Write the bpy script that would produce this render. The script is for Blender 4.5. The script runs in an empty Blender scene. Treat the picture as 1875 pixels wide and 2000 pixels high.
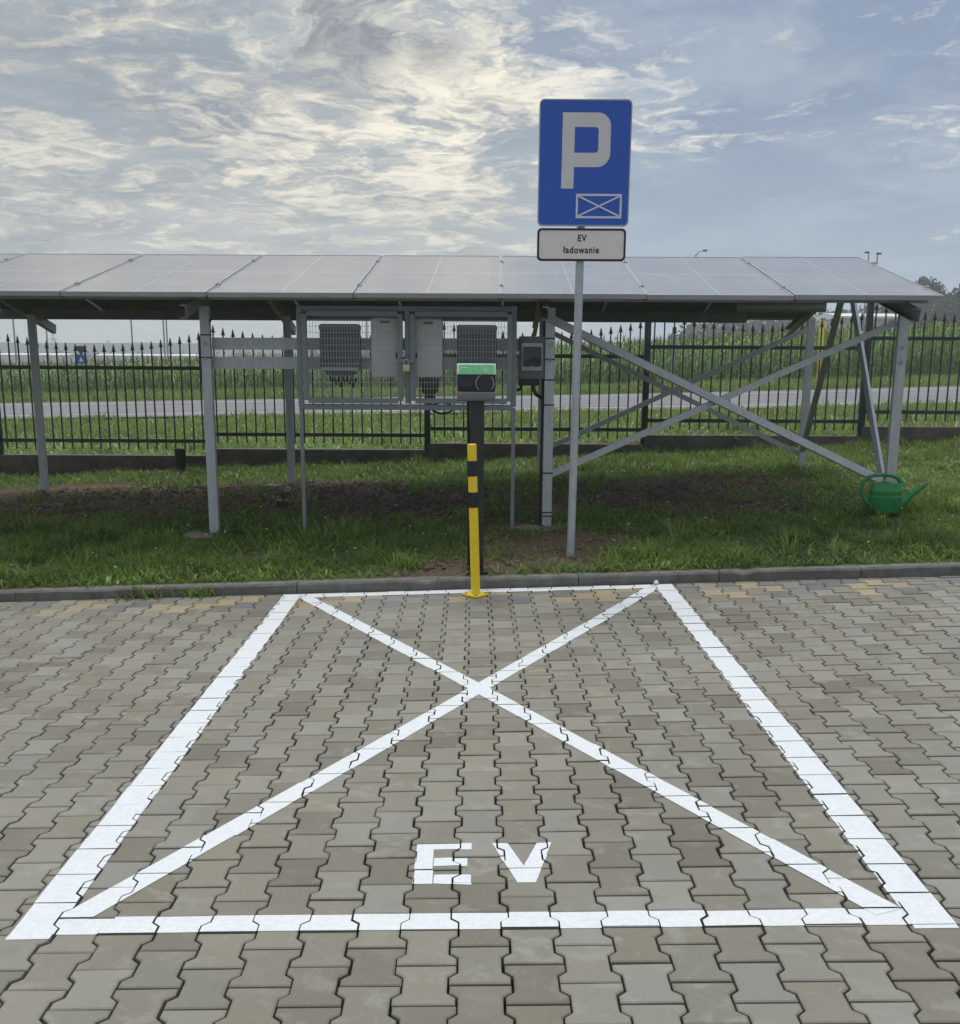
import bpy, bmesh, math, random
import numpy as np
from mathutils import Vector, Matrix

random.seed(7)
rng = np.random.default_rng(7)
sc = bpy.context.scene
COL = sc.collection
R = math.radians

# ------------------------------------------------------------------ camera
F, PX, PY, CH = 2295.0, 937.5, 1250.0, 1.5586        # focal length and optical centre in pixels of the 1875 x 2000 photo
TH, YAW, ROLL = R(13.42), R(0.21), 0.0058
fwd = Vector((math.sin(YAW) * math.cos(TH), math.cos(YAW) * math.cos(TH), -math.sin(TH)))
r0 = Vector((math.cos(YAW), -math.sin(YAW), 0))
u0 = r0.cross(fwd)
rgt = (r0 * math.cos(ROLL) + u0 * math.sin(ROLL)).normalized()
upv = rgt.cross(fwd).normalized()
EYE = Vector((0, 0, CH))
cam_d = bpy.data.cameras.new('camera')
cam = bpy.data.objects.new('camera', cam_d)
COL.objects.link(cam)
sc.camera = cam
cam_d.sensor_fit = 'HORIZONTAL'
cam_d.sensor_width = 36
cam_d.lens = F / 1875 * 36
cam_d.shift_y = (PY - 1000) / 1875
cam_d.clip_start = 0.05
cam_d.clip_end = 6000
m = Matrix.Identity(4)
for i in range(3):
    m[i][0], m[i][1], m[i][2], m[i][3] = rgt[i], upv[i], -fwd[i], EYE[i]
cam.matrix_world = m

# ------------------------------------------------------------------ light
SUN_EL, SUN_AZ = R(62), R(-6)          # azimuth measured from +Y towards +X
sun_dir = Vector((math.sin(SUN_AZ) * math.cos(SUN_EL), math.cos(SUN_AZ) * math.cos(SUN_EL), math.sin(SUN_EL)))
sun_d = bpy.data.lights.new('sun', 'SUN')
sun_d.energy = 1.05
sun_d.angle = R(16)
sun_d.color = (1.0, 0.97, 0.90)
sun = bpy.data.objects.new('sun', sun_d)
COL.objects.link(sun)
sun.location = (0, 30, 40)
sun.rotation_euler = (-sun_dir).to_track_quat('-Z', 'Y').to_euler()

sc.view_settings.view_transform = 'Standard'
sc.view_settings.look = 'None'
sc.view_settings.exposure = 0.50
sc.view_settings.gamma = 1.0
sc.view_settings.use_curve_mapping = False
sc.render.engine = 'CYCLES'
sc.cycles.use_denoising = True
sc.cycles.max_bounces = 6
sc.cycles.diffuse_bounces = 3
sc.cycles.glossy_bounces = 3
sc.cycles.transmission_bounces = 4
sc.cycles.volume_bounces = 1
sc.cycles.transparent_max_bounces = 8
sc.cycles.sample_clamp_indirect = 6


class NT:
    """small helper that writes node trees as expressions"""
    def __init__(self, tree):
        self.t = tree
        tree.nodes.clear()

    def n(self, kind, **kw):
        nd = self.t.nodes.new(kind)
        for k, v in kw.items():
            setattr(nd, k, v)
        return nd

    def put(self, sock, v):
        if isinstance(v, bpy.types.NodeSocket):
            self.t.links.new(v, sock)
        elif v is not None:
            if sock.type == 'RGBA' and len(v) == 3:
                v = (*v, 1)
            sock.default_value = v

    def M(self, op, a, b=None, c=None, clamp=False):
        nd = self.n('ShaderNodeMath', operation=op, use_clamp=clamp)
        for i, v in enumerate((a, b, c)):
            self.put(nd.inputs[i], v)
        return nd.outputs[0]

    def V(self, op, a, b=None, out=0):
        nd = self.n('ShaderNodeVectorMath', operation=op)
        self.put(nd.inputs[0], a)
        if b is not None:
            self.put(nd.inputs[1], b)
        return nd.outputs[out]

    def scale(self, a, s):
        nd = self.n('ShaderNodeVectorMath', operation='SCALE')
        self.put(nd.inputs[0], a)
        self.put(nd.inputs['Scale'], s)
        return nd.outputs[0]

    def sep(self, v):
        nd = self.n('ShaderNodeSeparateXYZ')
        self.put(nd.inputs[0], v)
        return nd.outputs

    def comb(self, x, y, z):
        nd = self.n('ShaderNodeCombineXYZ')
        for i, v in enumerate((x, y, z)):
            self.put(nd.inputs[i], v)
        return nd.outputs[0]

    def noise(self, vec, scale, detail=4, rough=0.55, dist=0.0, col=False):
        nd = self.n('ShaderNodeTexNoise')
        self.put(nd.inputs['Vector'], vec)
        self.put(nd.inputs['Scale'], scale)
        nd.inputs['Detail'].default_value = detail
        nd.inputs['Roughness'].default_value = rough
        nd.inputs['Distortion'].default_value = dist
        return nd.outputs['Color' if col else 'Fac']

    def ramp(self, v, a, b, lo=0.0, hi=1.0, smooth=True):
        nd = self.n('ShaderNodeMapRange', interpolation_type='SMOOTHSTEP' if smooth else 'LINEAR', clamp=True)
        for i, q in enumerate((v, a, b, lo, hi)):
            self.put(nd.inputs[i], q)
        return nd.outputs[0]

    def mix(self, f, a, b, mode='MIX'):
        nd = self.n('ShaderNodeMix', data_type='RGBA', blend_type=mode)
        self.put(nd.inputs[0], f)
        self.put(nd.inputs[6], a)
        self.put(nd.inputs[7], b)
        return nd.outputs[2]

    def bump(self, h, strength=0.3, dist=0.01):
        nd = self.n('ShaderNodeBump')
        self.put(nd.inputs['Height'], h)
        nd.inputs['Strength'].default_value = strength
        nd.inputs['Distance'].default_value = dist
        return nd.outputs[0]


# ------------------------------------------------------------------ sky
world = bpy.data.worlds.new('World')
sc.world = world
world.use_nodes = True
w = NT(world.node_tree)
sky = w.n('ShaderNodeTexSky', sky_type='NISHITA')
sky.sun_disc = False
sky.sun_elevation = SUN_EL
sky.sun_rotation = SUN_AZ
sky.air_density = 1.0
sky.dust_density = 2.5
sky.ozone_density = 1.5
d = w.n('ShaderNodeTexCoord').outputs['Generated']
dx, dy, dz = w.sep(d)
zz = w.M('ADD', w.M('MAXIMUM', dz, 0.0), 0.13)
P = w.comb(w.M('DIVIDE', dx, zz), w.M('DIVIDE', dy, zz), 0.0)
warp = w.scale(w.V('SUBTRACT', w.noise(P, 1.3, 4, col=True), (0.5, 0.5, 0.5)), 0.75)
warp2 = w.scale(w.V('SUBTRACT', w.noise(w.V('ADD', P, (3.3, 8.1, 0)), 6.0, 4, col=True), (0.5, 0.5, 0.5)), 0.20)
Pw = w.V('ADD', w.V('ADD', P, warp), warp2)
# broken cloud to the left of the lot's axis, thin veils and clear air to the right
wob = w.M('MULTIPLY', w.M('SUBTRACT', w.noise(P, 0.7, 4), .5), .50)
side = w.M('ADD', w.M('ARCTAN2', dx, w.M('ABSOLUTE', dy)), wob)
cl_l = w.M('MAXIMUM', w.ramp(side, -0.03, 0.16, 1.0, 0.0), w.ramp(dy, 0.35, -0.3, 0.0, 1.0))  # full cloud behind the view is added to brighten the bank grass


def toward(px, py, sharp):
    """soft blob of sky around the direction seen at px, py"""
    v = (fwd + rgt * ((px - PX) / F) - upv * ((py - PY) / F)).normalized()
    a = w.M('SUBTRACT', 1.0, w.V('DOT_PRODUCT', d, tuple(v), out=1))
    return w.M('POWER', 2.718, w.M('MULTIPLY', a, -sharp))


sunang = w.M('ARCCOSINE', w.M('MINIMUM', w.V('DOT_PRODUCT', d, tuple(sun_dir), out=1), 0.9999))
aur = w.M('POWER', 2.718, w.M('MULTIPLY', w.M('MULTIPLY', sunang, sunang), -3.2))
gap = w.M('MAXIMUM', toward(860, 150, 260), w.M('MULTIPLY', toward(600, 200, 260), .5))                       # brightest break in the cloud sheet
near = toward(560, 110, 22)
bank = w.M('MAXIMUM', w.M('MAXIMUM', toward(560, 20, 1100), toward(700, 30, 1100)), toward(850, 15, 1300))                      # thick grey bank above it
clear = w.scale(sky.outputs[0], 0.55)
veil = w.noise(Pw, 2.0, 7, 0.6)
blue = w.mix(w.ramp(veil, 0.3, 0.72, 0.72, 0.95), clear, w.mix(w.ramp(veil, .40, .62), (1.7, 2.3, 3.55), (2.8, 3.4, 4.3)))
nz = w.noise(w.V('ADD', Pw, (11.3, 4.1, 0)), 2.6, 9, .62)
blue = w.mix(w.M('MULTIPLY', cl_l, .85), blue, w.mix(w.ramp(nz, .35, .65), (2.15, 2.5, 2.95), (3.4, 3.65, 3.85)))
hor = w.ramp(dz, 0.02, 0.20, 1.0, 0.0)
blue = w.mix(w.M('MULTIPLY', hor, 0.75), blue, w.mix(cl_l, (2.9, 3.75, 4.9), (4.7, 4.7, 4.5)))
nA = w.noise(Pw, 1.7, 12, 0.62)
nB = w.noise(w.V('ADD', Pw, (7.3, 2.1, 0)), 4.6, 12, 0.66)
nC = w.noise(w.V('ADD', Pw, (3.7, 9.1, 0)), 1.25, 7, 0.58)
nD = w.noise(w.V('ADD', Pw, (1.7, 5.1, 0)), 12.0, 8, 0.64)
body = w.M('ADD', w.M('MULTIPLY', nA, 0.40), w.M('ADD', w.M('MULTIPLY', nB, 0.42), w.M('MULTIPLY', nD, .18)))
tufts = w.M('MAXIMUM', w.M('MAXIMUM', toward(1290, 200, 900), toward(1530, 300, 1100)), w.M('MAXIMUM', toward(1150, 110, 1500), w.M('MAXIMUM', toward(1360, 265, 1500), toward(1820, 150, 400))))
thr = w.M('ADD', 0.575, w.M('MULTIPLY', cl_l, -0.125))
thr = w.M('SUBTRACT', thr, w.M('ADD', w.M('MULTIPLY', gap, .05), w.M('MULTIPLY', tufts, .060)))
cover = w.ramp(w.M('SUBTRACT', body, thr), -0.01, 0.085, smooth=False)
cover = w.M('MULTIPLY', cover, w.ramp(dz, 0.015, 0.075, 0.25, 1.0))
lt = w.M('ADD', w.M('ADD', w.M('MULTIPLY', nB, 0.42), w.M('MULTIPLY', nD, 0.22)), w.M('MULTIPLY', nC, 0.36))
lit = w.ramp(w.M('ADD', lt, w.M('ADD', w.M('MULTIPLY', gap, .03), w.M('MULTIPLY', tufts, .05))), 0.45, 0.575, smooth=False)
bright = w.mix(near, (5.5, 5.4, 4.9), (6.9, 6.45, 5.4))
bright = w.mix(gap, bright, (9.6, 8.9, 7.1))
bright = w.mix(tufts, bright, (7.6, 7.2, 6.5))
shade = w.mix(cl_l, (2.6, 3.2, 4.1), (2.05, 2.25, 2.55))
cloud = w.mix(lit, shade, bright)
bk = w.M('MULTIPLY', w.M('MINIMUM', w.M('MULTIPLY', bank, 1.5), 1.0), w.ramp(w.M('ADD', w.M('MULTIPLY', nB, .5), w.M('MULTIPLY', nA, .5)), 0.44, 0.52, 0, 1))
cloud = w.mix(w.M('MULTIPLY', bk, 0.9), cloud, w.mix(w.ramp(nD, .4, .6), (1.45, 1.65, 2.0), (2.4, 2.6, 2.9)))
skyc = w.mix(w.M('MULTIPLY', w.M('MAXIMUM', cover, bk), 0.94), blue, cloud)
# overhead the cloud sheet thins and brightens towards the hidden sun
skyc = w.mix(w.M('MULTIPLY', aur, w.ramp(dz, .24, .5)), skyc, (18.5, 18.6, 18.4))
skyc = w.mix(w.ramp(dz, -0.03, -0.005, 1.0, 0.0), skyc, (1.6, 1.7, 1.7))
bg = w.n('ShaderNodeBackground')
w.put(bg.inputs[0], skyc)
bg.inputs[1].default_value = 0.093
wo = w.n('ShaderNodeOutputWorld')
w.t.links.new(bg.outputs[0], wo.inputs[0])

# ------------------------------------------------------------------ object helpers
W = {}


def tag(o, label=None, cat=None, group=None, kind=None):
    for k, v in (('label', label), ('category', cat), ('group', group), ('kind', kind)):
        if v:
            o[k] = v
    return o


def thing(name, label, cat, loc=(0, 0, 0), group=None):
    o = bpy.data.objects.new(name, None)
    o.empty_display_size = 0.2
    COL.objects.link(o)
    o.location = loc
    W[o] = Vector(loc)
    return tag(o, label, cat, group)


def link(name, mesh, parent=None, loc=None, rot=None):
    """a mesh object whose vertices are local to loc (world)"""
    o = bpy.data.objects.new(name, mesh)
    COL.objects.link(o)
    if parent is not None:
        o.parent = parent
    loc = Vector(loc) if loc is not None else (W[parent] if parent is not None else Vector())
    o.location = loc - (W[parent] if parent is not None else Vector())
    if rot is not None:
        o.rotation_mode = 'QUATERNION'
        o.rotation_quaternion = rot
    W[o] = loc
    return o


class MB:
    def __init__(self):
        self.v, self.f = [], []

    def add(self, vs, fs):
        k = len(self.v)
        self.v += [tuple(p) for p in vs]
        self.f += [tuple(i + k for i in f) for f in fs]
        return self

    def frame(self, c, X, Y, Z, sx, sy, sz):
        c, X, Y, Z = Vector(c), Vector(X), Vector(Y), Vector(Z)
        vs = [c + X * (sx / 2 * a) + Y * (sy / 2 * b) + Z * (sz / 2 * e) for e in (-1, 1) for b in (-1, 1) for a in (-1, 1)]
        return self.add(vs, [(0, 2, 3, 1), (4, 5, 7, 6), (0, 1, 5, 4), (2, 6, 7, 3), (0, 4, 6, 2), (1, 3, 7, 5)])

    def box(self, c, s):
        return self.frame(c, (1, 0, 0), (0, 1, 0), (0, 0, 1), *s)

    def bar(self, p0, p1, wd, ht, up=(0, 0, 1)):
        p0, p1 = Vector(p0), Vector(p1)
        Z = (p1 - p0)
        L = Z.length
        Z.normalize()
        up = Vector(up)
        if abs(Z.dot(up)) > 0.98:
            up = Vector((0, 1, 0))
        X = Z.cross(up).normalized()
        Y = X.cross(Z).normalized()
        return self.frame((p0 + p1) / 2, X, Y, Z, wd, ht, L)

    def channel(self, p0, p1, a, b, t, face, lip=0.0):
        """C profile: web of width a seen from 'face', flanges of depth b pointing away from it"""
        p0, p1 = Vector(p0), Vector(p1)
        Z = (p1 - p0).normalized()
        N = Vector(face)
        N = (N - Z * N.dot(Z)).normalized()
        X = Z.cross(N).normalized()
        h, q = a / 2, -b
        prof = [(-h, 0), (h, 0), (h, q)]
        if lip:
            prof += [(h - lip, q), (h - lip, q + t)]
        prof += [(h - t, q if not lip else q + t), (h - t, -t), (-h + t, -t), (-h + t, q if not lip else q + t)]
        if lip:
            prof += [(-h + lip, q + t), (-h + lip, q)]
        prof += [(-h, q)]
        n = len(prof)
        vs = [p + X * u + N * v for p in (p0, p1) for u, v in prof]
        fs = [(i, (i + 1) % n, (i + 1) % n + n, i + n) for i in range(n)]
        fs += [tuple(range(n))[::-1], tuple(range(n, 2 * n))]
        return self.add(vs, fs)

    def tube(self, pts, r, n=10, caps=True, flat=1.0):
        pts = [Vector(p) for p in pts]
        rs = r if isinstance(r, (list, tuple)) else [r] * len(pts)
        T = [(pts[min(i + 1, len(pts) - 1)] - pts[max(i - 1, 0)]).normalized() for i in range(len(pts))]
        a = Vector((0, 1, 0)) if abs(T[0].y) < 0.9 else Vector((1, 0, 0))
        X = T[0].cross(a).normalized()
        vs, fs = [], []
        for i, p in enumerate(pts):
            X = (X - T[i] * X.dot(T[i])).normalized()
            Y = T[i].cross(X)
            for k in range(n):
                t = 2 * math.pi * k / n
                vs.append(p + X * (rs[i] * math.cos(t)) + Y * (rs[i] * flat * math.sin(t)))
        for i in range(len(pts) - 1):
            for k in range(n):
                k2 = (k + 1) % n
                fs.append((i * n + k, i * n + k2, (i + 1) * n + k2, (i + 1) * n + k))
        if caps:
            fs += [tuple(range(n))[::-1], tuple(range((len(pts) - 1) * n, len(pts) * n))]
        return self.add(vs, fs)

    def prism(self, poly, o, X, Y, depth):
        """flat outline poly (u, v) at o, extruded by depth against X x Y"""
        o, X, Y = Vector(o), Vector(X), Vector(Y)
        N = X.cross(Y).normalized()
        n = len(poly)
        vs = [o + X * u + Y * v for u, v in poly] + [o + X * u + Y * v - N * depth for u, v in poly]
        fs = [tuple(range(n)), tuple(range(n, 2 * n))[::-1]] + [(i, i + n, (i + 1) % n + n, (i + 1) % n) for i in range(n)]
        return self.add(vs, fs)

    def ring(self, outer, inner, o, X, Y, depth):
        o, X, Y = Vector(o), Vector(X), Vector(Y)
        N = X.cross(Y).normalized()
        n = len(outer)
        vs = [o + X * u + Y * v for u, v in outer] + [o + X * u + Y * v for u, v in inner]
        vs += [p - N * depth for p in vs]
        fs = []
        for i in range(n):
            j = (i + 1) % n
            fs += [(i, j, n + j, n + i), (2 * n + j, 2 * n + i, 3 * n + i, 3 * n + j),
                   (i, 2 * n + i, 2 * n + j, j), (n + j, 3 * n + j, 3 * n + i, n + i)]
        return self.add(vs, fs)

    def lathe(self, prof, c, n=20, sx=1.0, sy=1.0, cap=True):
        c = Vector(c)
        vs, fs = [], []
        for r, z in prof:
            for k in range(n):
                t = 2 * math.pi * k / n
                vs.append(c + Vector((r * sx * math.cos(t), r * sy * math.sin(t), z)))
        for i in range(len(prof) - 1):
            for k in range(n):
                k2 = (k + 1) % n
                fs.append((i * n + k, i * n + k2, (i + 1) * n + k2, (i + 1) * n + k))
        if cap:
            fs += [tuple(range(n))[::-1], tuple(range((len(prof) - 1) * n, len(prof) * n))]
        return self.add(vs, fs)

    def mesh(self, name, mat, off=(0, 0, 0), bevel=0.0, smooth=False, seg=2):
        me = bpy.data.meshes.new(name)
        off = Vector(off)
        me.from_pydata([tuple(Vector(p) - off) for p in self.v], [], self.f)
        if bevel:
            bm = bmesh.new()
            bm.from_mesh(me)
            bmesh.ops.remove_doubles(bm, verts=bm.verts, dist=1e-6)
            es = [e for e in bm.edges if len(e.link_faces) == 2 and e.calc_face_angle(0) > 0.5]
            bmesh.ops.bevel(bm, geom=es, offset=bevel, segments=seg, profile=0.5, affect='EDGES')
            bm.to_mesh(me)
            bm.free()
        if smooth or bevel:
            me.polygons.foreach_set('use_smooth', [True] * len(me.polygons))
            me.set_sharp_from_angle(angle=R(38))
        if mat:
            me.materials.append(mat)
        me.update()
        return me

    def build(self, name, mat, parent=None, bevel=0.0, smooth=False, seg=2):
        off = W[parent] if parent is not None else Vector()
        return link(name, self.mesh(name, mat, off, bevel, smooth, seg), parent)


def rrect(x0, y0, x1, y1, r, n=6):
    out = []
    for cx, cy, a in ((x1 - r, y0 + r, -90), (x1 - r, y1 - r, 0), (x0 + r, y1 - r, 90), (x0 + r, y0 + r, 180)):
        for i in range(n + 1):
            t = R(a + 90 * i / n)
            out.append((cx + r * math.cos(t), cy + r * math.sin(t)))
    return out


def np_mesh(name, verts, faces4, mat, attrs=None, tris=None):
    """big mesh from numpy arrays of quads and triangles"""
    me = bpy.data.meshes.new(name)
    nq = 0 if faces4 is None else len(faces4)
    nt = 0 if tris is None else len(tris)
    idx = np.concatenate(([faces4.reshape(-1)] if nq else []) + ([tris.reshape(-1)] if nt else [])).astype(np.int32)
    start = np.concatenate((np.arange(nq) * 4, nq * 4 + np.arange(nt) * 3)).astype(np.int32)
    me.vertices.add(len(verts))
    me.vertices.foreach_set('co', np.asarray(verts, dtype=np.float32).reshape(-1))
    me.loops.add(len(idx))
    me.loops.foreach_set('vertex_index', idx)
    me.polygons.add(nq + nt)
    me.polygons.foreach_set('loop_start', start)
    if mat:
        me.materials.append(mat)
    for k, a in (attrs or {}).items():
        at_ = me.attributes.new(k, 'FLOAT', 'POINT')
        at_.data.foreach_set('value', np.asarray(a, dtype=np.float32))
    me.update(calc_edges=True)
    me.validate()
    return me


# ------------------------------------------------------------------ pixel to place, and the lie of the land
def ray(x, y):
    return fwd + rgt * ((x - PX) / F) - upv * ((y - PY) / F)


def at(x, y, Y):
    dd = ray(x, y)
    return EYE + dd * (Y / dd.y)


def lot(x, Y):
    return x * (0.016 + (Y - 3) / 5 * 0.017)


_gy = [8.1, 8.6, 10, 13.3, 15, 24, 29, 41, 50, 70, 120, 300, 700, 3000]
_gz = [.055, .10, .165, .250, .325, .27, .285, .33, .36, .25, -.4, -3.0, -5, -8]
_my = [8.2, 10, 15, 29, 41, 60, 3000]
_mm = [1, 1, 1.35, .62, .66, .7, .7]


def gz(x, Y):
    x = np.asarray(x, dtype=float)
    Y = np.asarray(Y, dtype=float)
    xc = np.clip(x, -28, 32)
    h = .03 * xc + np.where(xc > 0, .0006 * xc * xc, 0)
    wt = np.clip((Y - 8.2) / 1.8, 0, 1)
    h = h * np.interp(Y, _my, _mm) * wt + .033 * xc * (1 - wt)
    mound = .085 * np.exp(-((x - 4.0) / 1.7) ** 2 - ((Y - 10.4) / 1.2) ** 2)
    return np.interp(Y, _gy, _gz) + h + mound


def g1(x, Y):
    return float(gz(x, Y))


def gnd(px, py, fn=g1):
    lo, hi = 1.0, 300.0
    for _ in range(60):
        mid = (lo + hi) / 2
        p = at(px, py, mid)
        if p.z > fn(p.x, p.y):
            lo = mid
        else:
            hi = mid
    return p


_lat = rng.random((64, 64))


def vnoise(x, y, s=1.0, o=0.0):
    x = np.asarray(x) * s + 31.7 + o
    y = np.asarray(y) * s + 17.3 + o * 1.7
    xi, yi = np.floor(x).astype(int), np.floor(y).astype(int)
    fx, fy = x - xi, y - yi
    fx, fy = fx * fx * (3 - 2 * fx), fy * fy * (3 - 2 * fy)
    L = _lat
    a, b = L[xi % 64, yi % 64], L[(xi + 1) % 64, yi % 64]
    c, e = L[xi % 64, (yi + 1) % 64], L[(xi + 1) % 64, (yi + 1) % 64]
    return (a * (1 - fx) + b * fx) * (1 - fy) + (c * (1 - fx) + e * fx) * fy


def fbm(x, y, s=1.0, o=0.0):
    return (vnoise(x, y, s, o) + .5 * vnoise(x, y, s * 2.1, o + 5) + .25 * vnoise(x, y, s * 4.3, o + 9)) / 1.75


# ------------------------------------------------------------------ materials
def new_mat(name):
    mt = bpy.data.materials.new(name)
    mt.use_nodes = True
    return mt, NT(mt.node_tree)


def finish(t, shader):
    o = t.n('ShaderNodeOutputMaterial')
    t.t.links.new(shader, o.inputs[0])


def pbsdf(t, color, rough=0.6, metal=0.0, normal=None, spec=None, coat=None):
    b = t.n('ShaderNodeBsdfPrincipled')
    t.put(b.inputs['Base Color'], color)
    t.put(b.inputs['Roughness'], rough)
    t.put(b.inputs['Metallic'], metal)
    if normal is not None:
        t.put(b.inputs['Normal'], normal)
    if spec is not None:
        t.put(b.inputs['Specular IOR Level'], spec)
    if coat is not None:
        t.put(b.inputs['Coat Weight'], coat)
    return b.outputs[0]


def basic(name, c, rough=0.5, metal=0.0, var=0.12, scale=18, bump=0.05, dirt=None, dirt_amt=0.3, spec=None):
    mt, t = new_mat(name)
    p = t.n('ShaderNodeNewGeometry').outputs['Position']
    n = t.noise(p, scale, 5, 0.6)
    lo = tuple(v * (1 - var) for v in c)
    hi = tuple(min(1, v * (1 + var)) for v in c)
    colr = t.mix(t.ramp(n, .3, .7), lo, hi)
    if dirt:
        colr = t.mix(t.M('MULTIPLY', t.ramp(t.noise(p, scale * .35, 6, .7), .5, .75), dirt_amt), colr, dirt)
    rg = t.ramp(t.noise(p, scale * 2.3, 3), .3, .7, max(0.05, rough - .08), min(1, rough + .08))
    finish(t, pbsdf(t, colr, rg, metal, t.bump(n, bump, 0.004) if bump else None, spec))
    return mt


galv = None


def galvanized(name, c):
    mt, t = new_mat(name)
    p = t.n('ShaderNodeNewGeometry').outputs['Position']
    v = t.n('ShaderNodeTexVoronoi')
    t.put(v.inputs['Vector'], p)
    v.inputs['Scale'].default_value = 55
    sp = t.sep(v.outputs['Color'])[0]
    n = t.noise(p, 9, 6, .65)
    st = t.noise(t.V('MULTIPLY', p, (30, 30, 2.2)), 1, 5, .6)
    f = t.M('ADD', t.M('MULTIPLY', sp, .14), t.M('ADD', t.M('MULTIPLY', n, .46), t.M('MULTIPLY', st, .4)))
    colr = t.mix(t.ramp(f, .3, .7), tuple(v * .84 for v in c), tuple(v * 1.08 for v in c))
    finish(t, pbsdf(t, colr, t.ramp(n, .3, .7, .42, .6), .35, t.bump(f, .06, .003)))
    return mt


M_galv = galvanized('galvanized_steel', (.50, .54, .60))
M_galv_dark = galvanized('weathered_galvanized_steel', (.33, .35, .38))
M_alu = basic('panel_aluminium', (.36, .38, .41), .6, .0, .05, 6, .0, spec=.25)
M_iron = basic('dark_fence_paint', (.035, .042, .055), .5, .0, .25, 30, .05, (.12, .12, .12), .25)
M_conc = basic('plinth_concrete', (.095, .09, .082), .9, 0, .25, 7, .25, (.07, .075, .05), .6)
M_foot = basic('footing_concrete', (.25, .23, .20), .9, 0, .3, 12, .4, (.13, .105, .08), .75)
M_cage = basic('grey_enclosure_paint', (.21, .25, .28), .45, .1, .06, 20, .02)
M_wire = basic('wire_galvanised', (.40, .43, .46), .45, .2, .05, 20, 0)
M_inv = basic('inverter_dark_plastic', (.115, .14, .165), .5, 0, .06, 20, .02)
M_invband = basic('inverter_silver', (.36, .41, .47), .4, .3, .04, 20, 0)
M_cab = basic('cabinet_light_grey', (.72, .74, .75), .5, 0, .04, 8, 0)
M_black = basic('black_plastic', (.012, .013, .016), .45, 0, .2, 20, .02)
M_ped = basic('anthracite_pedestal', (.018, .020, .027), .5, 0, .12, 20, .03)
M_yel = basic('yellow_powder_coat', (.95, .70, .025), .38, 0, .05, 25, .02, (.45, .32, .05), .25)
M_blackband = basic('black_band', (.010, .012, .018), .42, 0, .15, 25, .02)
M_brass = basic('padlock_brass', (.62, .55, .36), .35, .4, .05, 40, 0)
M_green = basic('green_can_plastic', (.020, .235, .070), .36, 0, .14, 16, .02, (.05, .13, .05), .3)
M_blue = basic('sign_blue_film', (.024, .115, .60), .42, 0, .03, 4, .0)
M_signgrey = basic('sign_white_film', (.72, .735, .76), .45, 0, .02, 6, 0)
M_bayline = basic('sign_line_white', (.74, .78, .88), .45, 0, .02, 6, 0)
M_rim = basic('sign_rim', (.33, .40, .55), .4, .2, .05, 20, 0)
M_signplate = basic('plate_white_film', (.82, .81, .83), .5, 0, .03, 6, 0)
M_signink = basic('plate_black_ink', (.012, .012, .015), .5, 0, .1, 20, 0)
M_chgreen = basic('charger_green', (.22, .68, .30), .25, 0, .06, 15, 0)
M_chwhite = basic('charger_white', (.72, .80, .78), .3, 0, .03, 20, 0)
M_chsilver = basic('charger_silver', (.20, .215, .235), .4, .4, .06, 15, 0)
M_glassdark = basic('dark_window', (.03, .035, .045), .12, 0, .2, 12, 0)
M_kerbmat = basic('kerb_concrete', (.155, .155, .148), .9, 0, .22, 11, .3, (.10, .10, .085), .55)
M_white_spot = basic('white_paint_blob', (.75, .78, .8), .6, 0, .05, 30, .05)
M_backsheet = basic('panel_back_sheet', (.10, .11, .125), .55, 0, .15, 3, 0)


def leaf_mat(name, dark, light, yellow, trans=.35, seedscale=1.3):
    mt, t = new_mat(name)
    a = t.n('ShaderNodeAttribute', attribute_name='tone').outputs['Fac']
    p = t.n('ShaderNodeNewGeometry').outputs['Position']
    big = t.noise(p, seedscale, 4, .6)
    c = t.mix(t.ramp(a, 0, 1), dark, light)
    c = t.mix(t.M('MULTIPLY', t.ramp(big, .45, .7), .55), c, yellow)
    df = t.n('ShaderNodeBsdfPrincipled')
    t.put(df.inputs['Base Color'], c)
    df.inputs['Roughness'].default_value = .42
    df.inputs['Specular IOR Level'].default_value = .5
    tr = t.n('ShaderNodeBsdfTranslucent')
    t.put(tr.inputs[0], t.mix(.5, c, yellow))
    mx = t.n('ShaderNodeMixShader')
    mx.inputs[0].default_value = trans
    t.t.links.new(df.outputs[0], mx.inputs[1])
    t.t.links.new(tr.outputs[0], mx.inputs[2])
    finish(t, mx.outputs[0])
    return mt


M_grass = leaf_mat('lawn_grass', (.050, .115, .024), (.235, .385, .085), (.245, .320, .070), .52, .7)
M_verge = leaf_mat('verge_grass', (.045, .110, .020), (.235, .385, .075), (.26, .30, .07), .45, .25)
M_corn = leaf_mat('corn_leaves', (.050, .150, .030), (.185, .350, .070), (.24, .31, .07), .46, .35)
M_tassel = leaf_mat('corn_tassels', (.16, .12, .06), (.24, .19, .10), (.20, .17, .08), .3, .3)
M_tree = leaf_mat('tree_leaves', (.016, .036, .016), (.040, .070, .026), (.04, .06, .025), .2, .1)
M_flower = basic('small_flower_white', (.75, .74, .55), .7, 0, .1, 30, 0)
M_flowery = basic('small_flower_yellow', (.72, .55, .06), .7, 0, .1, 30, 0)
M_bark = basic('bark', (.10, .08, .06), .9, 0, .3, 4, .3)


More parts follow.
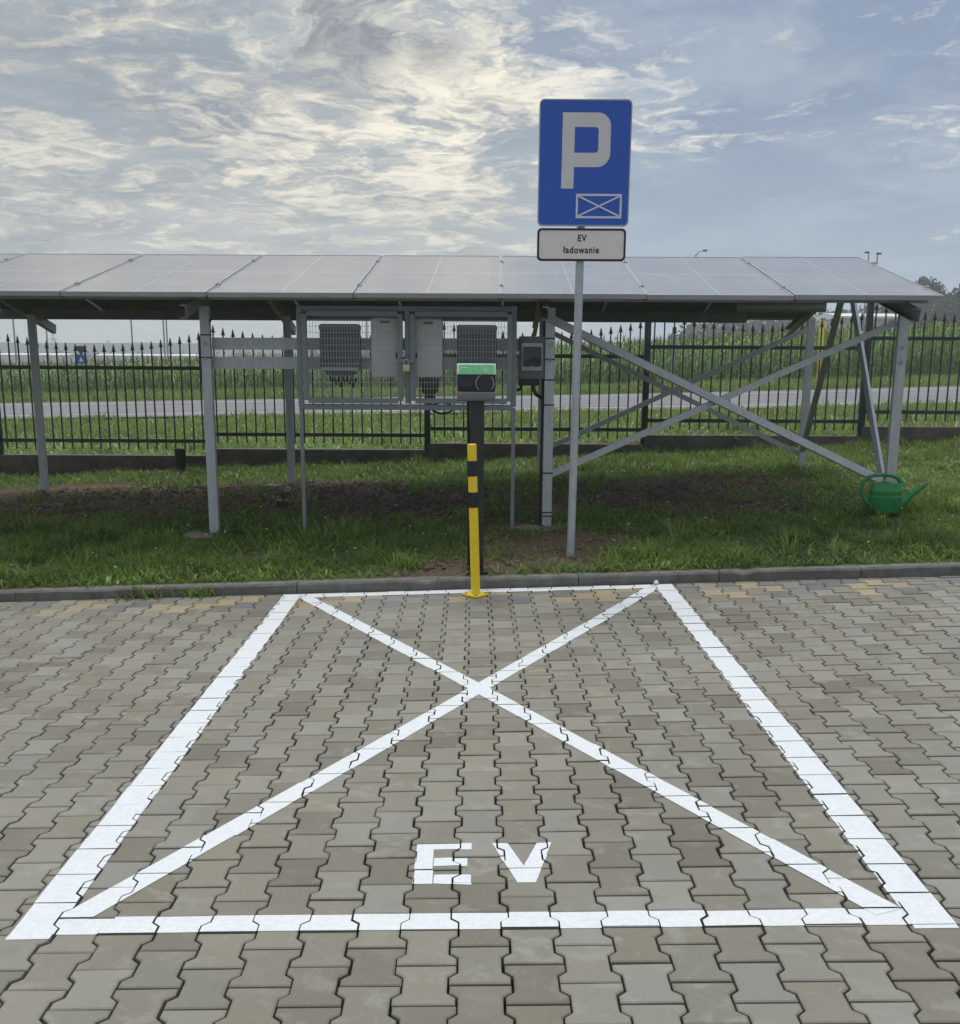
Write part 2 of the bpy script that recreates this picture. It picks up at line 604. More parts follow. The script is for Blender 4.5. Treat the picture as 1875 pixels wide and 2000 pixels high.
def paver_mat(name, single):
    mt, t = new_mat(name)
    p = t.n('ShaderNodeNewGeometry').outputs['Position']
    if single:
        rnd = t.n('ShaderNodeObjectInfo').outputs['Random']
        tint = 0.0
    else:
        rnd = t.n('ShaderNodeAttribute', attribute_name='tone').outputs['Fac']
        tint = t.n('ShaderNodeAttribute', attribute_name='tint').outputs['Fac']
    off = t.comb(t.M('MULTIPLY', rnd, 91.0), t.M('MULTIPLY', rnd, 57.0), t.M('MULTIPLY', rnd, 33.0))
    q = t.V('ADD', p, off)
    r2 = t.M('FRACT', t.M('MULTIPLY', rnd, 17.13))
    r3 = t.M('FRACT', t.M('MULTIPLY', rnd, 41.7))
    c = t.mix(rnd, (.121, .111, .083), (.221, .209, .168))
    c = t.mix(t.M('MULTIPLY', t.ramp(r2, .45, 1.0), .55), c, (.255, .26, .245))
    c = t.mix(t.M('MULTIPLY', t.ramp(r3, .75, 1.0), .5), c, (.20, .188, .130))
    # pale bloom and damp stains with their own outlines
    bl = t.ramp(t.noise(q, 8.5, 7, .66, .3), .52, .64)
    c = t.mix(t.M('MULTIPLY', bl, t.M('ADD', .10, t.M('MULTIPLY', r3, .42))), c, (.30, .297, .275))
    dm = t.ramp(t.noise(t.V('ADD', q, (5, 5, 5)), 10, 7, .66), .54, .70)
    c = t.mix(t.M('MULTIPLY', dm, .30), c, (.13, .12, .10))
    if not single:
        c = t.mix(t.M('MULTIPLY', t.M('COMPARE', tint, 1.0, .2), .62), c, t.mix(rnd, (.34, .265, .135), (.41, .325, .175)))
        c = t.mix(t.M('MULTIPLY', t.M('COMPARE', tint, 2.0, .2), .75), c, t.mix(rnd, (.085, .090, .105), (.15, .155, .17)))
        c = t.mix(t.M('MULTIPLY', t.M('COMPARE', tint, 3.0, .2), .7), c, (.14, .135, .12))
    sp = t.noise(p, 330, 3, .7)
    c = t.mix(t.M('MULTIPLY', t.ramp(sp, .55, .70), .5), c, (.40, .39, .36))
    c = t.mix(t.M('MULTIPLY', t.ramp(sp, .45, .30), .55), c, (.065, .062, .055))
    g2 = t.noise(p, 150, 4, .75)
    c = t.mix(t.M('MULTIPLY', t.ramp(g2, .60, .74), .35), c, (.07, .066, .058))
    dust = t.ramp(t.noise(p, .9, 5, .6), .42, .66)
    c = t.mix(t.M('MULTIPLY', dust, .22), c, (.30, .30, .28))
    h = t.M('ADD', t.M('MULTIPLY', sp, .5), t.M('MULTIPLY', t.noise(q, 45, 5, .6), .9))
    finish(t, pbsdf(t, c, t.ramp(sp, .3, .7, .62, .8), 0, t.bump(h, .38, .004), .45))
    return mt


M_paver = paver_mat('paver_concrete', True)
M_paver_far = paver_mat('paver_concrete_field', False)


def paint_mat():
    mt, t = new_mat('road_paint_white')
    p = t.n('ShaderNodeNewGeometry').outputs['Position']
    n = t.noise(p, 60, 5, .6)
    br = t.noise(t.V('MULTIPLY', p, (14, 120, 1)), 1, 4, .6)
    c = t.mix(t.ramp(n, .35, .65), (.63, .67, .715), (.71, .745, .785))
    c = t.mix(t.M('MULTIPLY', t.ramp(br, .56, .70), .22), c, (.45, .47, .50))
    thin = t.ramp(t.noise(p, 16, 6, .7), .62, .74)
    c = t.mix(t.M('MULTIPLY', thin, .30), c, (.34, .34, .32))
    h = t.M('ADD', t.noise(p, 110, 3), br)
    finish(t, pbsdf(t, c, .62, 0, t.bump(h, .25, .003), .35))
    return mt


M_paint = paint_mat()


def ground_mat():
    mt, t = new_mat('soil_and_turf')
    p = t.n('ShaderNodeNewGeometry').outputs['Position']
    x, y, z = t.sep(p)
    n = t.noise(p, 2.2, 8, .65)
    f = t.noise(p, 26, 9, .78)
    soil = t.mix(t.ramp(f, .3, .7), (.075, .054, .038), (.240, .180, .128))
    soil = t.mix(t.M('MULTIPLY', t.ramp(t.noise(p, 90, 3, .6), .62, .70), .5), soil, (.20, .18, .14))
    turf = t.mix(t.ramp(f, .3, .7), (.065, .095, .030), (.130, .175, .052))
    bare_ = t.n('ShaderNodeAttribute', attribute_name='bare').outputs['Fac']
    c = t.mix(t.ramp(t.M('ADD', bare_, t.M('MULTIPLY', t.M('SUBTRACT', n, .5), 1.2)), .25, .5), turf, soil)
    verge = t.mix(t.ramp(f, .3, .7), (.045, .07, .02), (.10, .12, .04))
    c = t.mix(t.ramp(y, 15.2, 16.5), c, verge)
    fld = t.mix(t.ramp(t.noise(p, .02, 5, .6), .4, .6), (.07, .09, .03), (.16, .14, .07))
    c = t.mix(t.ramp(y, 75, 90), c, fld)
    finish(t, pbsdf(t, c, .95, 0, t.bump(t.M('ADD', f, n), .8, .03), .15))
    return mt


def road_mat():
    mt, t = new_mat('asphalt')
    p = t.n('ShaderNodeNewGeometry').outputs['Position']
    n = t.noise(p, 60, 4, .7)
    b = t.noise(t.V('MULTIPLY', p, (.25, 2.2, 1)), 1, 5, .6)
    c = t.mix(t.ramp(b, .35, .65), (.15, .153, .166), (.20, .203, .215))
    c = t.mix(t.M('MULTIPLY', t.ramp(n, .5, .7), .3), c, (.25, .25, .25))
    finish(t, pbsdf(t, c, .8, 0, t.bump(n, .2, .01), .3))
    return mt


def glass_mat():
    mt, t = new_mat('solar_cells_under_glass')
    o = t.n('ShaderNodeTexCoord').outputs['Object']
    x, y, z = t.sep(o)
    def line(v, period, half, offs=0.0):
        fr = t.M('ABSOLUTE', t.M('SUBTRACT', t.M('FRACT', t.M('ADD', t.M('DIVIDE', v, period), offs)), .5))
        return t.M('GREATER_THAN', fr, .5 - half / period)
    cell = t.M('MAXIMUM', line(x, .186, .0016, .5), line(y, .0931, .0012))
    bus = line(x, .0207, .0004)
    mid = t.M('LESS_THAN', t.M('ABSOLUTE', t.M('SUBTRACT', y, 1.19)), .009)
    cen = t.M('LESS_THAN', t.M('ABSOLUTE', x), .0045)
    c = t.mix(t.M('MULTIPLY', bus, .25), (.010, .013, .024), (.2, .2, .2))
    c = t.mix(t.M('MULTIPLY', cell, .8), c, (.22, .23, .24))
    c = t.mix(t.M('MULTIPLY', t.M('MAXIMUM', mid, cen), .7), c, (.52, .52, .52))
    p = t.n('ShaderNodeNewGeometry').outputs['Position']
    dust_glare = t.noise(p, 2.2, 6, .65)
    c = t.mix(t.ramp(dust_glare,   .35, .75, .44, .58), c, (.52, .52, .52))  # dust film paled so that its colour also carries the sky's glare
    rg = t.ramp(t.noise(p, 6, 4, .6), .3, .7, .10, .16)
    finish(t, pbsdf(t, c, rg, 0, None, .9))
    return mt


M_glass = glass_mat()
M_road = road_mat()
M_ground = ground_mat()
M_bed = basic('joint_sand', (.022, .021, .017), .95, 0, .4, 60, .3)
M_hill = basic('hill_woods', (.035, .055, .03), .95, 0, .3, .02, 0)

# ------------------------------------------------------------------ ground, road, field, hills
# bare earth patches, as (px, py, half width m, half depth m)
bare = []
for px, py, rx, ry in ((120, 985, 1.5, .55), (300, 985, 1.2, .5), (690, 965, 1.0, .7), (800, 1000, .9, .75), (870, 985, .7, .9), (620, 950, .8, .4),
                       (960, 1105, .55, .22), (905, 1108, .3, .28), (1060, 1070, .6, .4), (1130, 1060, .45, .45), (1180, 985, 1.1, .5),
                       (1340, 950, 1.2, .6), (1450, 990, .7, .4), (1010, 1035, .5, .25), (520, 1085, .35, .15), (480, 985, .9, .45), (880, 1120, .5, .15), (1113, 1094, .35, .28),
                       (70, 965, 1.5, .75), (230, 990, 1.5, .7), (380, 960, .8, .6), (760, 980, 1.3, .85), (650, 985, .8, .6), (1250, 970, 1.0, .6)):
    p = gnd(px, py)
    bare.append((p.x, p.y, rx * 1.25, ry * 1.2))


def bareness(X, Y):
    s = np.zeros_like(X)
    for bx, by, rx, ry in bare:
        s = np.maximum(s, np.exp(-(((X - bx) / rx) ** 2 + ((Y - by) / ry) ** 2) * 1.1))
    return s


xs = np.unique(np.concatenate((np.arange(-12, 12.01, .2), np.arange(-60, 60, 3.), np.linspace(-1000, 1000, 33))))
ys = np.unique(np.concatenate((np.arange(8.14, 15.6, .15), np.arange(15.6, 52, .8), np.arange(52, 130, 6), np.linspace(130, 1000, 16))))
GX, GY = np.meshgrid(xs, ys)
GZ = gz(GX, GY)
nearm = (np.abs(GX) < 12) & (GY < 15.6) & (GY > 8.4)
GZ = GZ + np.where(nearm, (fbm(GX, GY, 2.3) - .5) * .05 + (fbm(GX, GY, 7) - .5) * .022, 0)
GZ = np.where((GY > 28.5) & (GY < 41.5), GZ - .04, GZ)
ny, nx = GX.shape
ii = np.arange(ny * nx).reshape(ny, nx)
q = np.stack((ii[:-1, :-1], ii[:-1, 1:], ii[1:, 1:], ii[1:, :-1]), -1).reshape(-1, 4)
gmesh = np_mesh('ground', np.stack((GX, GY, GZ), -1).reshape(-1, 3), q, M_ground, {'bare': bareness(GX, GY).reshape(-1)})
gmesh.polygons.foreach_set('use_smooth', [True] * len(gmesh.polygons))
tag(link('ground', gmesh), 'grass and bare soil bank rising from the kerb to the fields', None, None, 'structure')


def strip(y0, y1, lift, x0=-120, x1=140, n=130):
    X = np.linspace(x0, x1, n)
    v = []
    for yy in (y0, y1):
        v.append(np.stack((X, np.full(n, yy), gz(X, np.full(n, yy)) + lift), -1))
    v = np.concatenate(v)
    i = np.arange(n - 1)
    return v, np.stack((i, i + 1, i + 1 + n, i + n), -1)


rv, rq = [], []
for a, b in zip(np.linspace(29, 40.6, 9)[:-1], np.linspace(29, 40.6, 9)[1:]):
    v, q = strip(a, b, .03)
    rq.append(q + sum(len(k) for k in rv))
    rv.append(v)
road = tag(link('road', np_mesh('road', np.concatenate(rv), np.concatenate(rq), M_road)), None, None, None, 'structure')
W[road] = Vector()
for y0 in (30.3, 38.3):
    v, q = strip(y0, y0 + .16, .036)
    link('edge_line', np_mesh('edge_line', v, q, M_paint), road)

# distant hills and plain
hx = np.linspace(-700, 500, 160)
ht = 8.0 + 3.2 * fbm(hx, hx * 0, .006) + 1.2 * fbm(hx, hx * 0, .03) - np.clip((hx + 30) / 90, 0, 1) * 7
hv = np.concatenate((np.stack((hx, 690 + 0 * hx, -8 + 0 * hx), -1), np.stack((hx, 720 + 0 * hx, ht), -1), np.stack((hx, 800 + 0 * hx, ht * .6), -1)))
i = np.arange(159)
hq = np.concatenate((np.stack((i, i + 1, i + 161, i + 160), -1), np.stack((i + 160, i + 161, i + 321, i + 320), -1)))
tag(link('hills', np_mesh('hills', hv, hq, M_hill)), None, None, None, 'structure')


# ------------------------------------------------------------------ vegetation builders
def blades(name, X, Y, Z, h, wd, lean, mat, label, curl=.55, parent=None, plus=0.0):
    n = len(X)
    th = rng.random(n) * 2 * np.pi
    ph = th + np.pi / 2 + rng.normal(0, .5, n)
    ca, sa = np.cos(th), np.sin(th)
    lx, ly = np.cos(ph) * lean * h, np.sin(ph) * lean * h
    b = np.stack((X, Y, Z), -1)
    side_ = np.stack((ca * wd / 2, sa * wd / 2, 0 * wd), -1)
    midp = b + np.stack((lx * (1 - curl), ly * (1 - curl), h * .58), -1)
    tip = b + np.stack((lx * 1.3, ly * 1.3, h * np.sqrt(np.clip(1 - .45 * lean ** 2, .1, 1))), -1)
    v = np.stack((b - side_, b + side_, midp + side_ * .8, midp - side_ * .8, tip), 1).reshape(-1, 3)
    k = np.arange(n)[:, None] * 5
    quads = k + np.array([[0, 1, 2, 3]])
    tris = k + np.array([[3, 2, 4]])
    tone = np.repeat(np.clip(rng.random(n) ** 1.3 * .75 + 1.2 * (fbm(X, Y, 2.3, 13) - .36) + plus, 0, 1), 5)
    o = link(name, np_mesh(name, v, quads, mat, {'tone': tone}, tris), parent)
    return tag(o, label, None, None, 'stuff')


N = 165000
X = rng.uniform(-7.5, 8.0, N)
Y = 8.17 + rng.random(N) ** 1.25 * 6.75
keep = np.abs(X) < .47 * Y + .6
X, Y = X[keep], Y[keep]
bn = bareness(X, Y)
dens = np.clip(1.2 - 1.75 * bn - .8 * np.clip(.46 - fbm(X, Y, 1.1, 3), 0, 1), .05, 1) * (.55 + .9 * fbm(X, Y, 3.5, 2))
keep = rng.random(len(X)) < dens
X, Y, bn = X[keep], Y[keep], bn[keep]
tuft = fbm(X, Y, 2.4, 7)
h = (.030 + .20 * np.clip(tuft - .26, 0, 1) ** 1.4 * (1 - .75 * bn)) * rng.uniform(.55, 1.35, len(X)) * np.where(Y < 9.6, 1.25, 1.0) * np.where(Y > 13.4, 1.4, 1)
h = h * np.clip((Y - 8.1) / .35, .45, 1)
blades('lawn_grass', X, Y, gz(X, Y) - .012, h, rng.uniform(.0055, .0125, len(X)), rng.uniform(.15, 1.15, len(X)), M_grass,
       'dark green uneven grass on the bank under the solar panels')
# long ragged tufts, mostly near the kerb
nt = 330
TX = rng.uniform(-5.5, 6, nt)
TY = 8.35 + rng.random(nt) ** 1.8 * 5.8
keep = (rng.random(nt) < 1 - 1.1 * bareness(TX, TY)) & (np.abs(TX) < .47 * TY + .5)
TX, TY = TX[keep], TY[keep]
per = 34
X = np.repeat(TX, per) + rng.normal(0, .045, len(TX) * per)
Y = np.maximum(np.repeat(TY, per) + rng.normal(0, .04, len(TX) * per), 8.22)
hh = np.repeat(rng.uniform(.09, .21, len(TX)), per) * rng.uniform(.45, 1.1, len(X))
blades('grass_tufts', X, Y, gz(X, Y) - .01, hh, rng.uniform(.008, .015, len(X)), rng.uniform(.2, 1.25, len(X)), M_grass,
       'long ragged grass tufts on the bank behind the kerb', .5, None, .35)
# low broad leaves
N = 46000
X = rng.uniform(-7, 7.5, N)
Y = 8.2 + rng.random(N) ** 1.3 * 6.6
keep = (rng.random(N) < np.clip(1.2 - 1.3 * bareness(X, Y), .03, 1) * np.clip((fbm(X, Y, 1.9, 4) - .36) * 6, 0, 1)) & (np.abs(X) < .47 * Y + .6)
X, Y = X[keep], Y[keep]
blades('clover_leaves', X, Y, gz(X, Y) + .01, rng.uniform(.03, .08, len(X)), rng.uniform(.010, .022, len(X)), rng.uniform(.6, 1.3, len(X)), M_grass,
       'low broad weed leaves scattered through the bank grass', .35)
# litter of dry stalks on the bare soil
N = 9000
X = rng.uniform(-5, 5.5, N)
Y = rng.uniform(8.4, 13.5, N)
keep = rng.random(N) < bareness(X, Y) * .9
X, Y = X[keep], Y[keep]
M_straw = leaf_mat('dry_straw', (.10, .08, .05), (.26, .22, .15), (.18, .15, .09), .15)
blades('dry_stalks', X, Y, gz(X, Y) + .012, rng.uniform(.02, .07, len(X)), rng.uniform(.003, .008, len(X)), rng.uniform(1.2, 2.6, len(X)), M_straw,
       'dry stalks lying on the bare soil patches')
# clods of earth
N = 9500
X = rng.uniform(-5, 5.5, N)
Y = rng.uniform(8.4, 13.5, N)
keep = rng.random(N) < bareness(X, Y) ** 1.5
X, Y = X[keep], Y[keep]
n = len(X)
oct_v = np.array([(1, 0, 0), (-1, 0, 0), (0, 1, 0), (0, -1, 0), (0, 0, .7), (0, 0, -.7)])
oct_f = np.array([(0, 2, 4), (2, 1, 4), (1, 3, 4), (3, 0, 4), (2, 0, 5), (1, 2, 5), (3, 1, 5), (0, 3, 5)])
sz = rng.uniform(.008, .028, n) * rng.uniform(.6, 1.6, n)
v = (oct_v[None] * rng.uniform(.6, 1.3, (n, 6, 3))) * sz[:, None, None] + np.stack((X, Y, gz(X, Y) + .008), -1)[:, None]
M_clod = basic('soil_clods', (.135, .105, .078), .95, 0, .4, 40, .3)
tag(link('soil_clods', np_mesh('soil_clods', v.reshape(-1, 3), None, M_clod, None, (np.arange(n)[:, None, None] * 6 + oct_f[None]).reshape(-1, 3))),
    'loose clods of dark earth on the bare patches', None, None, 'stuff')
# little white and yellow flowers
for nm, mt, cnt, lab in (('clover_flowers', M_flower, 190, 'tiny white clover heads dotted over the grass'),
                         ('hawkbit_flowers', M_flowery, 170, 'tiny yellow flowers dotted over the grass on the right')):
    X = rng.uniform(-4.5, 6.5, cnt * 3)
    Y = rng.uniform(8.3, 14.4, cnt * 3)
    pr = (np.clip((X - 2.0) / 2.5, 0, 1) if mt is M_flowery else .55) * (1 - bareness(X, Y) * .7)
    keep = rng.random(cnt * 3) < pr
    X, Y = X[keep], Y[keep]
    n = len(X)
    v = oct_v[None] * rng.uniform(.006, .012, (n, 1, 1)) + np.stack((X, Y, gz(X, Y) + rng.uniform(.04, .10, n)), -1)[:, None]
    tag(link(nm, np_mesh(nm, v.reshape(-1, 3), None, mt, None, (np.arange(n)[:, None, None] * 6 + oct_f[None]).reshape(-1, 3))), lab, None, None, 'stuff')

# grass beyond the fence: verge before the road and verge before the corn
N = 60000
X = rng.uniform(-15, 16, N)
Y = rng.uniform(15.15, 28.9, N)
hh = rng.uniform(.05, .26, N) * (.25 + 1.6 * fbm(X, Y, 1.1) ** 1.5) * np.where(Y < 17.5, 1.5, 1)
blades('roadside_grass', X, Y, gz(X, Y) - .02, hh, rng.uniform(.010, .030, N), rng.uniform(.2, 1.2, N), M_verge,
       'rough bright grass between the fence and the road')
N = 16000
X = rng.uniform(-9, 10, N)
Y = 15.15 + rng.random(N) ** 1.6 * 5
keep = rng.random(N) < np.clip((fbm(X, Y, 1.4, 6) - .42) * 6, 0, 1)
X, Y = X[keep], Y[keep]
blades('roadside_weeds', X, Y, gz(X, Y), rng.uniform(.08, .30, len(X)), rng.uniform(.03, .07, len(X)), rng.uniform(.6, 1.3, len(X)), M_grass,
       'broad-leaved weeds along the far side of the fence', .35)
N = 42000
X = rng.uniform(-26, 28, N)
Y = rng.uniform(40.7, 50.5, N)
hh = rng.uniform(.10, .34, N) * (.5 + fbm(X, Y, .6))
blades('field_edge_grass', X, Y, gz(X, Y) - .02, hh, rng.uniform(.02, .05, N), rng.uniform(.2, .8, N), M_verge,
       'bright grass strip between the road and the corn')


def corn_field():
    rows = np.arange(50.2, 82, .78)
    V, Q, T, tone = [], [], [], []
    TV, TT = [], []
    base = 0
    for r_i, ry in enumerate(rows):
        X = np.arange(-34, 38, .24 if r_i < 8 else .36)
        X = X + rng.normal(0, .05, len(X))
        Yv = ry + rng.normal(0, .07, len(X))
        z = gz(X, Yv)
        hgt = np.interp(X, [-20, -6, 4, 14, 20], [1.22, 1.32, 1.72, 2.0, 2.1]) * rng.normal(1, .07, len(X))
        hgt *= (.86 + .28 * fbm(X, Yv, .25))
        nl = 11 if r_i < 7 else 6
        n = len(X)
        for k in range(nl):
            f = (k + .6) / nl if r_i < 7 else (k + 5) / (nl + 4)
            L = rng.uniform(.45, .85, n) * (1.1 - .5 * f)
            a = rng.random(n) * 2 * np.pi
            wd = rng.uniform(.05, .09, n)
            p0 = np.stack((X, Yv, z + hgt * f * .92), -1)
            dr = np.stack((np.cos(a), np.sin(a), 0 * a), -1)
            pr = np.stack((-np.sin(a), np.cos(a), 0 * a), -1) * wd[:, None] / 2
            upz = np.array([0, 0, 1.])
            p1 = p0 + dr * (L * .45)[:, None] + upz * (L * .38)[:, None]
            p2 = p0 + dr * L[:, None] + upz * (L * rng.uniform(-.25, .25, n))[:, None]
            v = np.stack((p0 - pr * .5, p0 + pr * .5, p1 + pr, p1 - pr, p2), 1).reshape(-1, 3)
            kk = base + np.arange(n)[:, None] * 5
            V.append(v)
            Q.append(kk + np.array([[0, 1, 2, 3]]))
            T.append(kk + np.array([[3, 2, 4]]))
            tone.append(np.repeat(np.clip(rng.random(n) * .6 + f * .4, 0, 1), 5))
            base += n * 5
        # stalk
        sw = .018
        for axis in ((1, 0), (0, 1)):
            o_ = np.array([axis[0] * sw, axis[1] * sw, 0])
            b0 = np.stack((X, Yv, z), -1)
            b1 = np.stack((X, Yv, z + hgt), -1)
            V.append(np.stack((b0 - o_, b0 + o_, b1 + o_, b1 - o_), 1).reshape(-1, 3))
            Q.append(base + np.arange(n)[:, None] * 4 + np.array([[0, 1, 2, 3]]))
            tone.append(np.repeat(rng.random(n) * .5, 4))
            base += n * 4
        # tassels
        for k in range(5):
            a = rng.random(n) * 2 * np.pi
            t0 = np.stack((X, Yv, z + hgt * .96), -1)
            L = rng.uniform(.18, .34, n)
            t1 = t0 + np.stack((np.cos(a) * L * .4, np.sin(a) * L * .4, L), -1)
            s_ = np.stack((np.sin(a) * .012, -np.cos(a) * .012, 0 * a), -1)
            TV.append(np.stack((t0 - s_, t0 + s_, t1), 1).reshape(-1, 3))
    o = link('corn_plants', np_mesh('corn_plants', np.concatenate(V), np.concatenate(Q), M_corn, {'tone': np.concatenate(tone)}, np.concatenate(T)))
    tag(o, 'dense green corn crop standing beyond the road', None, None, 'stuff')
    tv = np.concatenate(TV)
    o = link('corn_tassels', np_mesh('corn_tassels', tv, None, M_tassel, {'tone': np.repeat(rng.random(len(tv) // 3), 3)}, np.arange(len(tv)).reshape(-1, 3)))
    tag(o, 'brown tassels on top of the corn crop', None, None, 'stuff')


corn_field()


def leaf_cloud(cs, n, size, zfloor):
    """leaf quads spread through a union of ellipsoids cs = (x, y, z, rx, ry, rz)"""
    P_ = []
    vol = np.array([c[3] * c[5] for c in cs])
    for c, k in zip(cs, np.maximum(1, (n * vol / vol.sum()).astype(int))):
        u = rng.normal(0, 1, (k, 3))
        u /= np.linalg.norm(u, axis=1)[:, None]
        rr = rng.random(k)[:, None] ** (1 / 4.5) * (1 + rng.normal(0, .06, (k, 1)))
        P_.append(np.array(c[:3]) + u * rr * np.array(c[3:]))
    P_ = np.concatenate(P_)
    P_ = P_[P_[:, 2] > zfloor]
    k = len(P_)
    a = rng.normal(0, 1, (k, 3))
    a /= np.linalg.norm(a, axis=1)[:, None]
    b = np.cross(a, rng.normal(0, 1, (k, 3)))
    b /= np.linalg.norm(b, axis=1)[:, None]
    s = (size * rng.uniform(.5, 1.3, k))[:, None]
    v = np.stack((P_ - a * s, P_ - b * s * .6, P_ + a * s, P_ + b * s * .6), 1).reshape(-1, 3)
    tone = np.repeat(np.clip(rng.random(k) * .6 + .4 * vnoise(P_[:, 0], P_[:, 2], .5), 0, 1), 4)
    return v, np.arange(k)[:, None] * 4 + np.array([[0, 1, 2, 3]]), tone


def wood(name, label, px0, px1, pyt, Yd, n, size, cl=34, drop=6.0):
    cs = []
    for k in range(cl):
        px = px0 + (px1 - px0) * (k + rng.random()) / cl
        top = at(px, pyt(px) + rng.uniform(-2, 5), Yd)
        zb = g1(top.x, Yd)
        hh = top.z - zb
        rx = hh * rng.uniform(.35, .6)
        yo = rng.uniform(-8, 10)
        cs.append((top.x, Yd + yo, zb + hh * .55, rx, rx, hh * .45))
        cs.append((top.x, Yd + yo + 2, zb + hh * .25, rx * 1.1, rx, hh * .35))
    v, q_, tone = leaf_cloud(cs, n, size, -20)
    return tag(link(name, np_mesh(name, v, q_, M_tree, {'tone': tone})), label, None, None, 'stuff')


wood('distant_wood', 'bluish far-off wood beyond the corn on the right', 1325, 1790, lambda x: np.interp(x, [1325, 1345, 1400, 1500, 1600, 1700, 1790], [655, 634, 622, 616, 606, 598, 590]), 270, 26000, .75, 40)
wood('far_treeline', 'thin dark line of trees on the far plain at the left', -250, 900, lambda x: 687 + 2 * math.sin(x * .05), 430, 9000, .9, 110)


def broad_tree(px, pyt, Yd, wpx, label, lobes=9, n=9000, size=.55):
    top = at(px, pyt, Yd)
    zb = g1(top.x, Yd)
    hh = top.z - zb
    rw = wpx / F * Yd / 2
    t_ = thing('broadleaf_tree', label, 'tree', (top.x, Yd, zb), 'tall trees behind the right end of the panels')
    mb = MB()
    mb.tube([(top.x, Yd, zb), (top.x + .2, Yd, zb + hh * .3), (top.x - .1, Yd + .2, zb + hh * .55), (top.x, Yd, zb + hh * .8)], [hh * .028, hh * .022, hh * .014, .05], 8)
    for k in range(5):
        a = k * 1.3
        mb.tube([(top.x, Yd, zb + hh * (.3 + .07 * k)), (top.x + math.cos(a) * rw * .4, Yd + math.sin(a) * rw * .4, zb + hh * (.5 + .07 * k))], [hh * .012, .04], 6)
    mb.build('trunk', M_bark, t_, smooth=True)
    cs = [(top.x, Yd, zb + hh * .62, rw * .62, rw * .62, hh * .37)]
    for k in range(lobes):
        a = 2 * math.pi * k / lobes + random.random()
        f = random.uniform(.35, .78)
        cs.append((top.x + math.cos(a) * rw * .6, Yd + math.sin(a) * rw * .6, zb + hh * f, rw * random.uniform(.3, .46), rw * .42, hh * random.uniform(.14, .2)))
    v, q_, tone = leaf_cloud(cs, n, size, zb + 1)
    link('crown', np_mesh('crown', v - np.array(W[t_]), q_, M_tree, {'tone': tone}), t_)


broad_tree(1806, 541, 210, 165, 'hazy round-topped tree just left of the tree cut by the frame edge', 9, 11000, .5)
broad_tree(1892, 556, 190, 140, 'hazy tall tree cut off by the right edge of the frame', 9, 11000, .5)
broad_tree(1845, 590, 230, 110, 'lower hazy tree between the two taller ones on the right', 9, 8000, .5)


# ------------------------------------------------------------------ far things beyond the fence
def lamp(px, pyt, Yd, arm, label, group='street lamps beyond the corn'):
    top = at(px, pyt, Yd)
    zb = g1(top.x, Yd)
    t_ = thing('street_lamp', label, 'street lamp', (top.x, Yd, zb), group)
    MB().tube([(top.x, Yd, zb - .2), (top.x, Yd, zb + 2), (top.x, Yd, top.z)], [.11, .09, .06], 8).build('pole', M_galv_dark, t_, smooth=True)
    if arm:
        MB().tube([(top.x, Yd, top.z - .2), (top.x + arm * .4, Yd, top.z + abs(arm) * .4), (top.x + arm, Yd, top.z + abs(arm) * .5)], .045, 6).build('arm', M_galv_dark, t_, smooth=True)
        MB().box((top.x + arm * 1.25, Yd, top.z + abs(arm) * .5 + .02), (.42, .3, .16)).build('lamp_head', M_iron, t_, bevel=.03)


lamp(1359, 497, 120, .7, 'curved-arm street lamp rising behind the middle of the right-hand panels')
lamp(1697, 495, 120, -.15, 'left one of the pair of street lamps near the right end of the panels')
lamp(1714, 497, 112, .10, 'right one of the pair of street lamps near the right end of the panels')
lamp(20, 560, 110, .5, 'thin lamp pole at the far left seen under the panels')
lamp(84, 560, 125, .5, 'thin lamp pole seen just right of the leftmost support post')
lamp(252, 562, 115, .5, 'thin lamp pole standing alone midway between the two left posts')
lamp(315, 562, 120, .4, 'left one of two close lamp poles under the panels at the left')
lamp(321, 563, 118, 0, 'right one of two close lamp poles under the panels at the left')
lamp(715, 566, 130, .4, 'thin lamp pole behind the left mesh door of the enclosure')


def pylon(px, pyt, Yd, label):
    top = at(px, pyt, Yd)
    zb = g1(top.x, Yd)
    H_ = top.z - zb
    t_ = thing('power_pylon', label, 'pylon', (top.x, Yd, zb), 'pylons on the far plain')
    mb = MB()
    lv = [0, .3, .55, .75, .9, 1]
    wd = [2.2, 1.5, 1.0, .7, .5, .2]
    cr = [[Vector((top.x + sx * w_, Yd + sy * w_, zb + H_ * l)) for sx, sy in ((-1, -1), (1, -1), (1, 1), (-1, 1))] for l, w_ in zip(lv, wd)]
    for a, b in zip(cr[:-1], cr[1:]):
        for k in range(4):
            mb.bar(a[k], b[k], .14, .14)
            mb.bar(a[k], b[(k + 1) % 4], .09, .09)
    mb.build('tower', M_galv_dark, t_)
    for f, l in ((.72, 3.2), (.86, 2.4)):
        MB().bar((top.x - l, Yd, zb + H_ * f), (top.x + l, Yd, zb + H_ * f), .25, .3).build('cross_arm', M_galv_dark, t_)


pylon(103, 652, 560, 'faint lattice pylon on the left skyline nearer the left post')
pylon(211, 664, 600, 'fainter lattice pylon on the left skyline further right')

